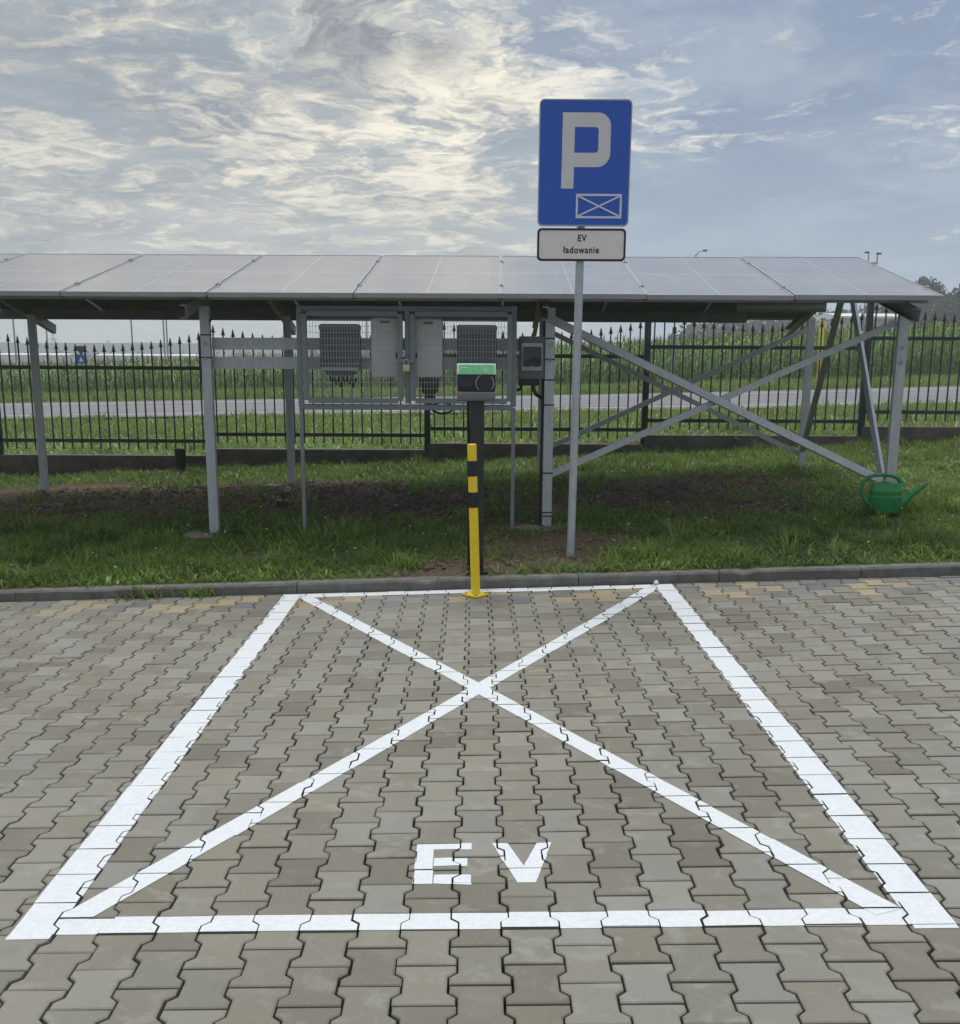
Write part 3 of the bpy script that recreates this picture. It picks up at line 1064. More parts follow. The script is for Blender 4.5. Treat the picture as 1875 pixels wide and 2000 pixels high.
# pale hall on the right
p0, p1 = at(1640, 640, 185), at(1775, 640, 185)
zb = g1(p0.x, 185)
hall = thing('warehouse', 'long low pale hall with a bright roof edge beyond the corn at right', 'building', ((p0.x + p1.x) / 2, 190, zb))
zt = at(1700, 622, 185).z
M_hall = basic('hall_cladding', (.50, .52, .55), .6, 0, .05, .5, 0)
M_roof = basic('hall_roof', (.72, .74, .76), .5, 0, .04, .5, 0)
MB().box(((p0.x + p1.x) / 2, 192, (zb + zt) / 2), (p1.x - p0.x, 14, zt - zb)).build('wall', M_hall, hall)
MB().prism([(-8, 0), (8, 0), (8, .3), (0, 1.0), (-8, .3)], (p0.x - .4, 192, zt), (0, 1, 0), (0, 0, 1), -(p1.x - p0.x + .8)).build('roof', M_roof, hall)
for k in range(5):
    xx = p0.x + (p1.x - p0.x) * (k + .5) / 5
    MB().box((xx, 184.97, zb + (zt - zb) * .62), (1.2, .1, .7)).build('window', M_glassdark, hall)
# low pale buildings on the plain at left
for k, (a, b, Yd, lab) in enumerate(((-30, 130, 400, 'pale strip of a long shed on the far plain at far left'), (190, 400, 410, 'pale strip of a long shed on the far plain left of the second post'))):
    q0, q1 = at(a, 695, Yd), at(b, 695, Yd)
    zb = g1(q0.x, Yd)
    t_ = thing('long_shed', lab, 'building', ((q0.x + q1.x) / 2, Yd, zb), 'pale sheds on the far plain')
    zt = at(100, 693.5, Yd).z
    MB().box(((q0.x + q1.x) / 2, Yd + 5, (zb + zt) / 2), (q1.x - q0.x, 10, zt - zb)).build('wall', M_hall, t_)
    MB().prism([(-5.5, 0), (5.5, 0), (0, .6)], (q0.x - .5, Yd + 5, zt), (0, 1, 0), (0, 0, 1), -(q1.x - q0.x + 1)).build('roof', M_roof, t_)

# road signs by the corn
c = at(159, 690, 48)
zb = g1(c.x, 48)
t_ = thing('road_sign', 'small blue and red traffic sign in front of the corn at far left', 'traffic sign', (c.x, 48, zb), 'road signs beside the field')
MB().tube([(c.x, 48, zb), (c.x, 48, c.z + .25)], .03, 8).build('pole', M_galv_dark, t_, smooth=True)
M_red = basic('sign_red', (.10, .03, .06), .5, 0, .05, 20, 0)
MB().prism([(-.24, .26), (0, -.12), (.24, .26)][::-1], (c.x, 47.95, c.z + .02), (1, 0, 0), (0, 0, 1), .02).build('warning_plate', M_red, t_)
MB().prism(rrect(-.17, -.19, .17, .15, .03), (c.x, 47.93, c.z - .2), (1, 0, 0), (0, 0, 1), .02).build('blue_plate', M_blue, t_)
MB().prism([(-.09, -.1), (.09, -.1), (0, .08)], (c.x, 47.905, c.z - .22), (1, 0, 0), (0, 0, 1), .004).build('white_triangle', M_chwhite, t_)
c = at(1317, 645, 48)
zb = g1(c.x, 48)
t_ = thing('road_sign', 'small dark rectangular sign on two posts above the corn at right', 'traffic sign', (c.x, 48, zb), 'road signs beside the field')
for s in (-.05, .05):
    MB().tube([(c.x + s, 48, zb), (c.x + s, 48, c.z)], .018, 6).build('pole', M_galv_dark, t_, smooth=True)
MB().box((c.x, 47.96, c.z), (.16, .03, .24)).build('sign_plate', M_iron, t_, bevel=.008)
c = at(1606, 640, 47)
zb = g1(c.x, 47)
t_ = thing('marker_post', 'yellow marker post in front of the corn right of the rear post', 'marker post', (c.x, 47, zb))
MB().box((c.x, 47, (zb + c.z + .3) / 2), (.17, .1, c.z + .3 - zb)).build('post', M_yel, t_, bevel=.02)
MB().box((c.x, 47, c.z + .33), (.20, .13, .06)).build('cap', M_galv_dark, t_, bevel=.01)

# ------------------------------------------------------------------ iron fence with stepped plinth
FY = 15.0
fence = thing('iron_fence', 'dark spear-topped iron fence stepping up to the right on a concrete plinth', 'fence', (0, FY, g1(0, FY)))
# panels: px of left/right post at the plinth, plinth top py (roll taken out by at)
bays = [(-414, 2, 899), (2, 412, 888.6), (412, 835, 877.2), (835, 1257, 866.5), (1257, 1680, 850.5), (1680, 2104, 834), (2104, 2530, 816)]


def spear():
    b = MB()
    return b


PICK = {}


def picket_mesh(hq):
    hq = round(hq, 2)
    if hq not in PICK:
        b = MB()
        b.box((0, 0, hq / 2 - .045), (.016, .016, hq - .09))
        # spear head: widened collar, two side barbs and a point
        b.lathe([(.009, hq - .10), (.017, hq - .085), (.020, hq - .07), (.014, hq - .045), (.003, hq)], (0, 0, 0), 6)
        for s in (-1, 1):
            b.add([(s * .008, -.006, hq - .088), (s * .008, .006, hq - .088), (s * .034, 0, hq - .098), (s * .010, -.006, hq - .068), (s * .010, .006, hq - .068)],
                  [(0, 1, 4, 3), (0, 2, 1), (3, 4, 2), (0, 3, 2), (1, 2, 4)])
        PICK[hq] = b.mesh('picket', M_iron)
    return PICK[hq]


for bi, (a, b, py) in enumerate(bays):
    L_, R_ = at(a, py, FY), at(b, py, FY)
    zt = (L_.z + R_.z) / 2
    gl = min(g1(L_.x, FY), g1(R_.x, FY)) - .35
    MB().box(((L_.x + R_.x) / 2, FY + .02, (zt + gl) / 2), (R_.x - L_.x - .004, .17, zt - gl)).build('plinth', M_conc, fence, bevel=.008)
    # post at the right end, standing on the lower plinth
    MB().box((R_.x, FY - .002, zt + .80), (.075, .075, 1.62)).build('post', M_iron, fence, bevel=.004)
    MB().lathe([(.055, 0), (.055, .012), (.03, .035), (.005, .05)], (R_.x, FY - .002, zt + 1.61), 4).build('post_cap', M_iron, fence)
    for hz in (.18, 1.075):
        MB().box(((L_.x + R_.x) / 2, FY - .012, zt + hz), (R_.x - L_.x - .08, .025, .045)).build('rail', M_iron, fence)
    npk = 22
    for k in range(npk):
        f = (k + .75) / (npk + .5)
        x = L_.x + (R_.x - L_.x) * f
        sag = 1.53 - .17 * math.sin(math.pi * f) ** 0.9
        link('picket', picket_mesh(sag - .07), fence, (x, FY + .012, zt + .07))

# dark bucket standing by the plinth
p = at(352, 890, 14.75)
zb = g1(p.x, 14.75)
bk = thing('bucket', 'small dark bucket against the fence plinth left of the second post', 'bucket', (p.x, 14.75, zb))
MB().lathe([(.055, .0), (.068, .27), (.074, .272), (.074, .29), (.064, .29), (.05, .03)], (p.x, 14.75, zb), 18).build('pail', M_black, bk, smooth=True)
MB().tube([(p.x + .07 * math.cos(t), 14.74, zb + .28 + .02 * math.sin(t)) for t in np.linspace(0, math.pi, 9)], .003, 6).build('handle', M_iron, bk, smooth=True)

# ------------------------------------------------------------------ solar array
PSI = R(1.2)
U = Vector((math.cos(PSI), -math.sin(PSI), 0))
Vd = Vector((math.sin(PSI), math.cos(PSI), 0))
TILT = R(11.45)
LEN = 2.37
ZF = 2.055
up3 = Vd * math.cos(TILT) + Vector((0, 0, math.sin(TILT)))       # up the front slope
nf = U.cross(up3).normalized()                                  # its outward normal
dn3 = Vd * math.cos(TILT) - Vector((0, 0, math.sin(TILT)))       # down the rear slope
nb = U.cross(dn3).normalized()


def yline(px, py, y0):
    """point seen at px, py on the upright plane through (0, y0) along U"""
    Yv = y0
    for _ in range(6):
        p = at(px, py, Yv)
        Yv = y0 - math.tan(PSI) * p.x
    return at(px, py, Yv)


array = thing('solar_array', 'long double-pitched solar panel table on galvanised steel posts', 'solar panel array', (0, 11.9, g1(0, 11.9)))
joints = [-737, -452, -167, 118, 403, 691, 977, 1262, 1553, 1843]
gp = {}


def glass_mesh():
    hw = 1.134 / 2 - .011
    return MB().add([(-hw, .011, 0), (hw, .011, 0), (hw, LEN - .011, 0), (-hw, LEN - .011, 0)], [(0, 1, 2, 3)]).mesh('solar_panel', M_glass)


def frame_mesh():
    b = MB()
    hw = 1.134 / 2
    for (x0, x1, y0, y1) in ((-hw, hw, 0, .011), (-hw, hw, LEN - .011, LEN), (-hw, -hw + .011, .011, LEN - .011), (hw - .011, hw, .011, LEN - .011)):
        b.box(((x0 + x1) / 2, (y0 + y1) / 2, -.0155), (x1 - x0, y1 - y0, .037))
    return b.mesh('frame', M_alu)


def back_mesh():
    hw = 1.134 / 2 - .011
    b = MB()
    b.add([(-hw, .011, -.006), (hw, .011, -.006), (hw, LEN - .011, -.006), (-hw, LEN - .011, -.006)], [(3, 2, 1, 0)])
    b.box((0, LEN * .5, -.018), (.10, .07, .02))
    b.box((-.35, LEN * .5, -.018), (.08, .06, .02))
    b.box((.35, LEN * .5, -.018), (.08, .06, .02))
    return b.mesh('back_sheet', M_backsheet)


def clamp_mesh():
    return MB().box((0, 0, .006), (.034, .055, .010)).box((0, 0, .014), (.012, .012, .008)).mesh('clamp', M_alu)


gm, fm, bm_, cm = glass_mesh(), frame_mesh(), back_mesh(), clamp_mesh()


def quat(X, Y, Z):
    m3 = Matrix((X, Y, Z)).transposed()
    return m3.to_quaternion()


ridge = []
for k in range(len(joints) - 1):
    a, b = yline(joints[k], 583, 9.5), yline(joints[k + 1], 583, 9.5)
    mid = (a + b) / 2
    mid.z = ZF
    jit = Vector((0, 0, random.uniform(-.003, .003)))
    for side_i, (org, Yd_, N_) in enumerate(((mid + jit, up3, nf), (None, dn3, nb))):
        if side_i == 1:
            org = mid + up3 * LEN + Vd * .05 + jit + U * .02
        rq = quat(U, Yd_, N_)
        pan = link('solar_panel', gm, array, org, rq)
        for nm, me in (('frame', fm), ('back_sheet', bm_)):
            o = bpy.data.objects.new(nm, me)
            COL.objects.link(o)
            o.parent = pan
        if side_i == 0:
            for vv in (.42, 1.92):
                o = bpy.data.objects.new('clamp', cm)
                COL.objects.link(o)
                o.parent = pan
                o.location = (1.134 / 2 + .008, vv, 0)
    ridge.append(mid + up3 * LEN)

L0, L1 = yline(joints[0], 583, 9.5), yline(joints[-1], 583, 9.5)
L0.z = L1.z = ZF
span = [L0 + U * .03, L1 - U * .02]


def under(pt, Yd_, N_, v, drop):
    return pt + Yd_ * v - N_ * drop


# invented dark strips under the front slope's joints, standing in for shaded gaps
for j_ in joints[1:-1]:
    a = yline(j_, 583, 9.5)
    a.z = ZF
    MB().bar(a + up3 * .02 - nf * .042, a + up3 * (LEN - .02) - nf * .042, .034, .006, nf).build('gap_shade_strip', M_black, array)
# purlins along the table (front slope two, rear slope two)
for v_ in (.30, 1.95):
    MB().channel(under(span[0], up3, nf, v_, .036), under(span[1], up3, nf, v_, .036), .045, .062, .003, nf).build('purlin', M_galv_dark, array)
rb = [s + up3 * LEN + Vd * .05 for s in span]
for v_ in (.42, 2.05):
    MB().channel(under(rb[0], dn3, nb, v_, .036), under(rb[1] - U * (.62 if v_ > 1 else .1), dn3, nb, v_, .036), .045 if v_ < 1 else .05, .10, .003, nb).build('purlin', M_galv_dark, array)

# posts: pixel at mid height
FRONT = [(-236, 830), (410, 830), (1071, 830), (1752, 772)]
REAR = [(74, 780), (565, 780), (1058, 780), (1575, 765)]
YF, YR = 10.0, 13.3
fp, rp = [], []


def front_under(Y, x):
    """height of the underside of the front rafters at depth Y"""
    yf = 9.5 - math.tan(PSI) * x
    return ZF + (Y - yf) * math.tan(TILT) - (.036 + .062 + .10) / math.cos(TILT)


def rear_under(Y, x):
    yf = 9.5 - math.tan(PSI) * x
    run = Y - yf - LEN * math.cos(TILT) - .05
    return ZF + LEN * math.sin(TILT) - run * math.tan(TILT) - (.036 + .10 + .10) / math.cos(TILT)


for lst, out, y0, fn in ((FRONT, fp, YF, front_under), (REAR, rp, YR, rear_under)):
    for px, py in lst:
        p = yline(px, py, y0)
        zb = g1(p.x, p.y)
        top = fn(p.y, p.x) + .02
        out.append((Vector((p.x, p.y, zb)), Vector((p.x, p.y, top))))
        b = MB().channel((p.x, p.y - .03, zb - .1), (p.x, p.y - .03, top), .078, .06, .004, -Vd, .016)
        post = b.build('post', M_galv, array)
        for dz_ in (.30, .42):
            if y0 == YF:
                MB().tube([(p.x, p.y - .034, top - dz_), (p.x, p.y - .046, top - dz_)], .013, 6).build('bolt', M_alu, post)
        if (px, py) not in ((410, 830), (1071, 830), (565, 780)):
            continue
        # concrete footing, just breaking the surface
        fb = MB()
        pr = [(.22 * (1 + .18 * math.sin(3 * t + px)) * math.cos(t), .20 * (1 + .2 * math.cos(2 * t + px)) * math.sin(t)) for t in np.linspace(0, 2 * math.pi, 15)[:-1]]
        fb.prism(pr, (p.x - .06, p.y - .05, zb + .002), (1, 0, 0), (0, 1, 0), .25)
        fb.build('footing', M_foot, array, bevel=.01)

# rafters of the four frames
for (fb_, ft), (rb_, rt) in zip(fp, rp):
    x0 = ft.x - .055
    x0 = ft.x - .04
    A = Vector((x0, ft.y - .48, front_under(ft.y - .48, x0) + .052))
    yr = 9.5 - math.tan(PSI) * x0 + LEN * math.cos(TILT)
    xr = x0 + .03
    B = Vector((xr, yr, front_under(yr, x0) + .052))
    MB().channel(A, B, .10, .05, .004, (1, 0, 0)).build('rafter', M_galv_dark, array)
    x2 = rt.x - .03
    C_ = Vector((x2 - .02, yr + .06, rear_under(yr + .06, x2) + .052))
    D_ = Vector((x2, rt.y + .85, rear_under(rt.y + .85, x2) + .052))
    MB().channel(C_, D_, .10, .05, .004, (1, 0, 0)).build('rafter', M_galv_dark, array)

# braces
def brace(a, b, wd=.052, dp=.03, face=-Vd, name='brace', lip=.0):
    return MB().channel(a, b, wd, dp, .003, face, lip).build(name, M_galv, array)


def onpost(px, py, y0, dy):
    return yline(px, py, y0 + dy)


brace(onpost(1070, 929, YF, .02), onpost(1752, 630, YF, .02))
brace(onpost(1072, 620, YF, -.045), onpost(1722, 938, YF, -.045), .062, .03, (-Vd + Vector((0, 0, .35))).normalized())
brace(onpost(1075, 648, YR, .03), onpost(1572, 892, YR, .03))
brace(onpost(1072, 874, YR, -.06), onpost(1580, 642, YR, -.06))
top_r = onpost(1652, 590, 11.85, 0)
MB().bar(top_r + Vector((-.03, .05, .02)), onpost(1567, 880, YR, -.1), .04, .055, (1, 0, 0)).build('strut', M_galv_dark, array)
MB().channel(top_r + Vector((.04, -.05, .02)), onpost(1719, 930, YF, .12), .05, .035, .003, (-.8, -.6, 0)).build('strut', M_galv, array)
# tube end and stub showing under the right end
q_ = onpost(1612, 600, 12.4, 0)
MB().lathe([(.052, -.25), (.052, .25)], (0, 0, 0), 16)
tb = MB().tube([q_ + Vector((-.9, 0, 0)) + Vd * .0, q_], .05, 14)
tb.build('cross_tube', M_galv_dark, array, smooth=True)

# two horizontal boards carrying the inverters, between the second and third post
bl = []
for py in (671, 708.5):
    a, b = yline(414, py, YF + .06), yline(1062, py + 2, YF + .06)
    bl.append((a, b))
    MB().channel(a, b, .097, .04, .004, -Vd, .012).build('cross_rail', M_galv, array)
    for px in (434, 524):
        p = yline(px, py + 12, YF + .05)
# black straps round the posts
for (px, pys) in ((1071, (661, 702, 742, 791, 924, 1001, 1008)), (410, (654, 698))):
    idx = 2 if px > 900 else 1
    b0, t0 = fp[idx]
    for py in pys:
        z_ = yline(px, py, YF - .03).z
        MB().box((b0.x, b0.y - .0, z_), (.086, .072, .010)).build('strap', M_black, array)
# cable running down the left side of the third post
b0, t0 = fp[2]
MB().tube([(b0.x - .05, b0.y - .01, t0.z - .05), (b0.x - .052, b0.y - .0, 1.3), (b0.x - .055, b0.y - .01, .8), (b0.x - .06, b0.y - .01, b0.z)], .012, 8).build('cable', M_black, array, smooth=True)
b0, t0 = fp[1]
MB().tube([(b0.x + .05, b0.y + .0, t0.z - .1), (b0.x - .05, b0.y + .03, t0.z - .25), (b0.x - .052, b0.y + .03, t0.z - .62)], .012, 8).build('cable', M_black, array, smooth=True)

# ------------------------------------------------------------------ mesh enclosure in front of the inverters
YC = YF - .14
pc = yline(795, 1030, YC)
enc = thing('mesh_enclosure', 'grey steel mesh enclosure with two doors on thin legs', 'cage', (pc.x, pc.y, g1(pc.x, pc.y)))


def ep(px, py, dy=0.0):
    return yline(px, py, YC + dy)


fr = MB()
for px in (583.5, 1004.5):
    a, b = ep(px, 598), ep(px, 795)
    fr.bar(Vector((a.x, a.y, a.z)), Vector((a.x, a.y, b.z)), .045, .04, (0, 1, 0))
a = ep(795, 600)
fr.bar(a, Vector((a.x, a.y, ep(795, 788).z)), .04, .038, (0, 1, 0))
fr.bar(ep(586, 602), ep(1002, 604), .038, .04)
fr.bar(ep(586, 794), ep(1002, 796.5), .038, .045)
fr.build('frame', M_cage, enc, bevel=.002, seg=1)
for px in (588.5, 1003):
    a = ep(px, 797, .0)
    MB().bar((a.x, a.y, a.z), (a.x, a.y, g1(a.x, a.y) - .1), .03, .03, (0, 1, 0)).build('leg', M_cage, enc)
# side and top brackets back to the rails
for px in (583.5, 1004.5):
    for py in (640, 760):
        a = ep(px, py, .02)
        MB().bar(a, a + Vd * .30, .03, .03).build('side_bar', M_cage, enc)


def door(x0, x1, y0, y1):
    b = MB()
    tl, br_ = ep(x0, y0, -.03), ep(x1, y1, -.03)
    tr = Vector((br_.x, br_.y, tl.z))
    bl_ = Vector((tl.x, tl.y, br_.z))
    wv = .042
    e = Vector((0, 0, wv / 2))
    b.bar(tl + U * .0, bl_, wv, .035, (0, 1, 0))
    b.bar(tr, br_, wv, .035, (0, 1, 0))
    b.bar(tl + U * wv / 2 - e * 0, tr - U * wv / 2, .033, wv)
    b.bar(bl_ + U * wv / 2, br_ - U * wv / 2, .033, wv)
    dr = b.build('door', M_cage, enc, bevel=.002, seg=1)
    wm = MB()
    nv = int((tr.x - tl.x) / .0235)
    for k in range(1, nv):
        p = tl + (tr - tl) * (k / nv)
        wm.bar(p - e, Vector((p.x, p.y, bl_.z)) + e, .0032, .0032, (0, 1, 0))
    nh = int((tl.z - bl_.z) / .046)
    for k in range(1, nh):
        z_ = tl.z + (bl_.z - tl.z) * k / nh
        wm.bar(Vector((tl.x, tl.y + .004, z_)), Vector((tr.x, tr.y + .004, z_)), .0032, .0032)
    wm.build('wire_mesh', M_wire, dr)
    hx_ = tl.x - .012 if x0 < 700 else tr.x + .012
    for f in (.15, .85):
        z_ = tl.z + (bl_.z - tl.z) * f
        MB().tube([(hx_, tl.y - .012, z_ - .03), (hx_, tl.y - .012, z_ + .03)], .009, 8).build('hinge', M_galv_dark, dr, smooth=True)
    return dr


door(593, 783, 612, 783)
door(805, 995, 613, 784)
pl = ep(793.5, 719, -.09)
pad = thing('padlock', 'small brass padlock joining the two mesh doors', 'padlock', (pl.x, pl.y, pl.z))
MB().box(pl, (.056, .022, .058)).build('body', M_brass, pad, bevel=.005)
MB().tube([pl + Vector((-.017, 0, .026))] + [pl + Vector((.017 * math.cos(t), 0, .029 + .022 + .017 * math.sin(t))) for t in np.linspace(math.pi, 0, 9)] + [pl + Vector((.017, 0, .028))], .005, 8).build('shackle', M_galv, pad, smooth=True)
MB().box(pl + Vector((0, .018, .055)), (.13, .006, .03)).build('hasp', M_cage, enc, bevel=.002)


# ------------------------------------------------------------------ electrical boxes behind the mesh
def inverter(x0, x1, y0, y1, label):
    tl, br_ = yline(x0, y0, YF - .015), yline(x1, y1, YF - .015)
    cx, wd, ht = (tl.x + br_.x) / 2, br_.x - tl.x, tl.z - br_.z
    cy = (tl.y + br_.y) / 2 - .02
    t_ = thing('inverter', label, 'inverter', (cx, cy, br_.z), 'inverters behind the mesh doors')
    zt = tl.z
    body = MB()
    body.prism(rrect(-wd / 2, 0, wd / 2, ht * .90, .035, 5), (cx, cy - .085, br_.z + ht * .10), (1, 0, 0), (0, 0, 1), .15)
    body.build('housing', M_inv, t_, bevel=.004, seg=1)
    MB().prism(rrect(-wd / 2 - .004, 0, wd / 2 + .004, ht * .13, .022, 5), (cx, cy - .09, br_.z + ht * .87), (1, 0, 0), (0, 0, 1), .155).build('top_cover', basic_inv_top, t_, bevel=.004, seg=1)
    MB().box((cx - wd * .04, cy - .088, br_.z + ht * .55), (wd * .78, .01, ht * .52)).build('front_panel', M_inv, t_, bevel=.006)
    MB().box((cx, cy - .03, br_.z + ht * .145), (wd * .97, .14, ht * .085)).build('silver_band', M_invband, t_, bevel=.012)
    MB().prism([(-wd * .42, 0), (-wd * .32, -ht * .09), (wd * .32, -ht * .09), (wd * .42, 0)][::-1], (cx, cy - .06, br_.z + ht * .105), (1, 0, 0), (0, 0, 1), .10).build('terminal_box', M_inv, t_, bevel=.008)
    for k in range(6):
        xx = cx + wd * (-.28 + .11 * k)
        MB().tube([(xx, cy - .01, br_.z + ht * .02), (xx, cy - .01, br_.z - ht * .04), (xx + .01, cy, br_.z - ht * (.10 + .05 * (k % 3))), (xx + .03, cy + .04, br_.z - ht * .04)], .008, 6).build('cable', M_black, t_, smooth=True)
    return t_


basic_inv_top = basic('inverter_top_plastic', (.19, .22, .25), .5, 0, .05, 20, 0)
inverter(627, 705, 633, 736, 'dark grey inverter behind the left mesh door')
inverter(893, 969, 635, 738, 'dark grey inverter behind the right mesh door above the charger')


def cabinet(x0, x1, y0, y1, label):
    tl, br_ = yline(x0, y0, YF - .015), yline(x1, y1, YF - .015)
    cx, wd, ht = (tl.x + br_.x) / 2, br_.x - tl.x, tl.z - br_.z
    cy = (tl.y + br_.y) / 2
    t_ = thing('electrical_cabinet', label, 'electrical cabinet', (cx, cy, br_.z), 'pale cabinets behind the mesh doors')
    MB().prism(rrect(-wd / 2, 0, wd / 2, ht, .03, 5), (cx, cy - .06, br_.z), (1, 0, 0), (0, 0, 1), .12).build('housing', M_cab, t_, bevel=.008)
    MB().prism(rrect(-wd / 2 + .008, .008, wd / 2 - .008, ht - .008, .025, 5), (cx, cy - .067, br_.z), (1, 0, 0), (0, 0, 1), .006).build('cover', M_cab, t_, bevel=.003)
    MB().box((cx, cy - .072, br_.z + ht * .985 - .03), (wd * .34, .008, .018)).build('vent_slot', M_inv, t_, bevel=.003)
    s = 1 if x0 < 780 else -1
    MB().box((cx + s * (wd / 2 - .02), cy - .073, br_.z + ht * .37), (.012, .012, .045)).build('latch', M_black, t_, bevel=.003)
    return t_, cx, cy, br_.z, wd


cabinet(725, 781, 620, 738, 'pale grey cabinet behind the left mesh door beside the padlock')
_, cx, cy, cz, cw = cabinet(809, 865, 622, 737, 'pale grey cabinet behind the right mesh door above a black duct')
t_ = thing('cable_duct', 'black tapering cable duct hanging under the right pale cabinet', 'cable duct', (cx + .01, cy, cz - .17))
MB().prism([(-.085, 0), (-.065, -.115), (-.045, -.13), (.045, -.13), (.065, -.115), (.085, 0)][::-1], (cx + .01, cy - .05, cz - .006), (1, 0, 0), (0, 0, 1), .09).build('funnel', M_black, t_, bevel=.006)
MB().box((cx + .01, cy, cz - .165), (.07, .05, .06)).build('outlet', M_black, t_, bevel=.005)
lp = yline(864, 797, YF + .05)
t_ = thing('cable_coil', 'coiled black cable hanging below the enclosure bottom bar', 'cable', (lp.x, lp.y, lp.z))
MB().tube([lp + Vector((.09 * math.cos(t), .01 * k, .045 * math.sin(t) + .0)) for k in range(3) for t in np.linspace(0, 2 * math.pi, 17)], .009, 6).build('loop', M_black, t_, smooth=True)
MB().tube([lp + Vector((-.09, 0, 0)), lp + Vector((-.10, .02, .1)), Vector((cx + .01, cy, cz - .19))], .009, 6).build('lead', M_black, t_, smooth=True)

# switch box beside the third post
tl, br_ = yline(1014, 657, YF - .0), yline(1062, 741, YF - .0)
cx, wd, ht, cy = (tl.x + br_.x) / 2, br_.x - tl.x, tl.z - br_.z, tl.y
t_ = thing('switch_box', 'grey electrical switch box with a dark window beside the middle post', 'switch box', (cx, cy, br_.z))
MB().box((cx, cy, br_.z + ht / 2), (wd, .11, ht)).build('housing', M_inv, t_, bevel=.008)
MB().prism(rrect(-wd * .40, ht * .20, wd * .42, ht * .85, .012, 4), (cx, cy - .07, br_.z), (1, 0, 0), (0, 0, 1), .02).build('lid', M_invband, t_, bevel=.004)
MB().prism(rrect(-wd * .35, ht * .30, wd * .38, ht * .76, .015, 4), (cx, cy - .082, br_.z), (1, 0, 0), (0, 0, 1), .014).build('window', M_glassdark, t_, bevel=.004)
MB().tube([(cx, cy - .084, br_.z + ht * .29), (cx, cy - .096, br_.z + ht * .29)], .010, 10).build('lock', M_alu, t_)
MB().box((cx - wd * .1, cy, br_.z - .025), (wd * .8, .07, .05)).build('gland_plate', M_black, t_, bevel=.004)
MB().tube([(cx + .02, cy - .01, br_.z - .03), (cx + .02, cy - .01, br_.z - .08), (cx + .045, cy - .01, br_.z - .125), (cx + .11, cy + .03, br_.z - .16)], .016, 10).build('hose', M_black, t_, smooth=True)
MB().tube([(cx - .08, cy - .01, br_.z - .03), (cx - .085, cy, br_.z - .08), (cx - .12, cy, br_.z - .09)], .014, 10).build('hose', M_black, t_, smooth=True)

# ------------------------------------------------------------------ pavement of interlocking blocks
pav = bpy.data.objects.new('pavement', None)
COL.objects.link(pav)
W[pav] = Vector()
tag(pav, 'grey interlocking block paving of the parking place', None, None, 'structure')
# bed under the blocks, continuing as plain surface further out
bx = np.concatenate((np.array([-90, -30, -12.]), np.linspace(-7, 7, 29), np.array([12, 30, 90.])))
by = np.concatenate((np.array([-90, -30, -8.]), np.linspace(0, 8.12, 24)))
BX, BY = np.meshgrid(bx, by)
BZ = np.where(np.abs(BX) <= 7.01, BX, np.sign(BX) * 7) * (0.016 + (np.clip(BY, 0, 9) - 3) / 5 * 0.017) - .034
ny, nx = BX.shape
ii = np.arange(ny * nx).reshape(ny, nx)
q = np.stack((ii[:-1, :-1], ii[:-1, 1:], ii[1:, 1:], ii[1:, :-1]), -1).reshape(-1, 4)
link('bedding', np_mesh('bedding', np.stack((BX, BY, BZ), -1).reshape(-1, 3), q, M_bed), pav)

PL, PW, PN, PIT = .2, .165, .1205, .14275
GAP = .0030


def paver_outline(inset):
    w_, n_, l_ = PW / 2 - inset, PN / 2 - inset, PL / 2 - inset * 1.1
    a, b = .0615, .0385
    k = inset * .41
    r = [(w_, -l_), (w_, -a - k), (n_, -b - k), (n_, b + k), (w_, a + k), (w_, l_)]
    return r + [(-x, -y) for x, y in r]


def paver_arrays():
    o1, o2, o3 = paver_outline(GAP + .0055), paver_outline(GAP + .0008), paver_outline(GAP)
    v = [(x, y, 0) for x, y in o1] + [(x, y, -.0026) for x, y in o2] + [(x, y, -.006) for x, y in o3] + [(x, y, -.04) for x, y in o3]
    f = []
    n = 12
    for lv in range(3):
        for i in range(n):
            j = (i + 1) % n
            f.append((lv * n + i, (lv + 1) * n + i, (lv + 1) * n + j, lv * n + j))
    # top as three convex pieces: wide end, waist, wide end
    top = [(0, 1, 10, 11), (1, 2, 9, 10), (2, 3, 8, 9), (3, 4, 7, 8), (4, 5, 6, 7)]
    return v, f + [t[::1] for t in top]


pv_v, pv_f = paver_arrays()
pv_me = bpy.data.meshes.new('paver')
pv_me.from_pydata(pv_v, [], pv_f)
pv_me.materials.append(M_paver)
bm = bmesh.new()
bm.from_mesh(pv_me)
bmesh.ops.recalc_face_normals(bm, faces=bm.faces)
bm.to_mesh(pv_me)
bm.free()
pv_f = [tuple(p.vertices) for p in pv_me.polygons]

blocks = []
X0, Y0 = .018, 2.924
for ci in range(-46, 47):
    cx = X0 + ci * PIT
    for ri in range(-14, 27):
        cy = Y0 + .1 + ri * PL + (.1 if ci % 2 else 0)
        if cy > 8.16 or abs(cx) > 6.6:
            continue
        # waviness of laid rows, with a little settlement
        sx = .004 * math.sin(cy * 1.3 + ci * .25) + random.gauss(0, .0008)
        sy = .005 * math.sin(cx * 1.1 + .6) + random.gauss(0, .0009)
        z = lot(cx, cy) + random.gauss(0, .0008) + .006 * (float(fbm(cx, cy, .8)) - .5)
        tiltx, tilty = random.gauss(0, .0038), random.gauss(0, .0045)
        blocks.append([cx + sx, cy + sy, z, tiltx, tilty, ci, ri])


def block_matrix(b):
    x, y, z, tx, ty = b[:5]
    slope = .016 + (y - 3) / 5 * .017
    m_ = Matrix.Translation((x, y, z)) @ Matrix.Rotation(-math.atan(slope) + ty, 4, 'Y') @ Matrix.Rotation(tx, 4, 'X')
    return m_


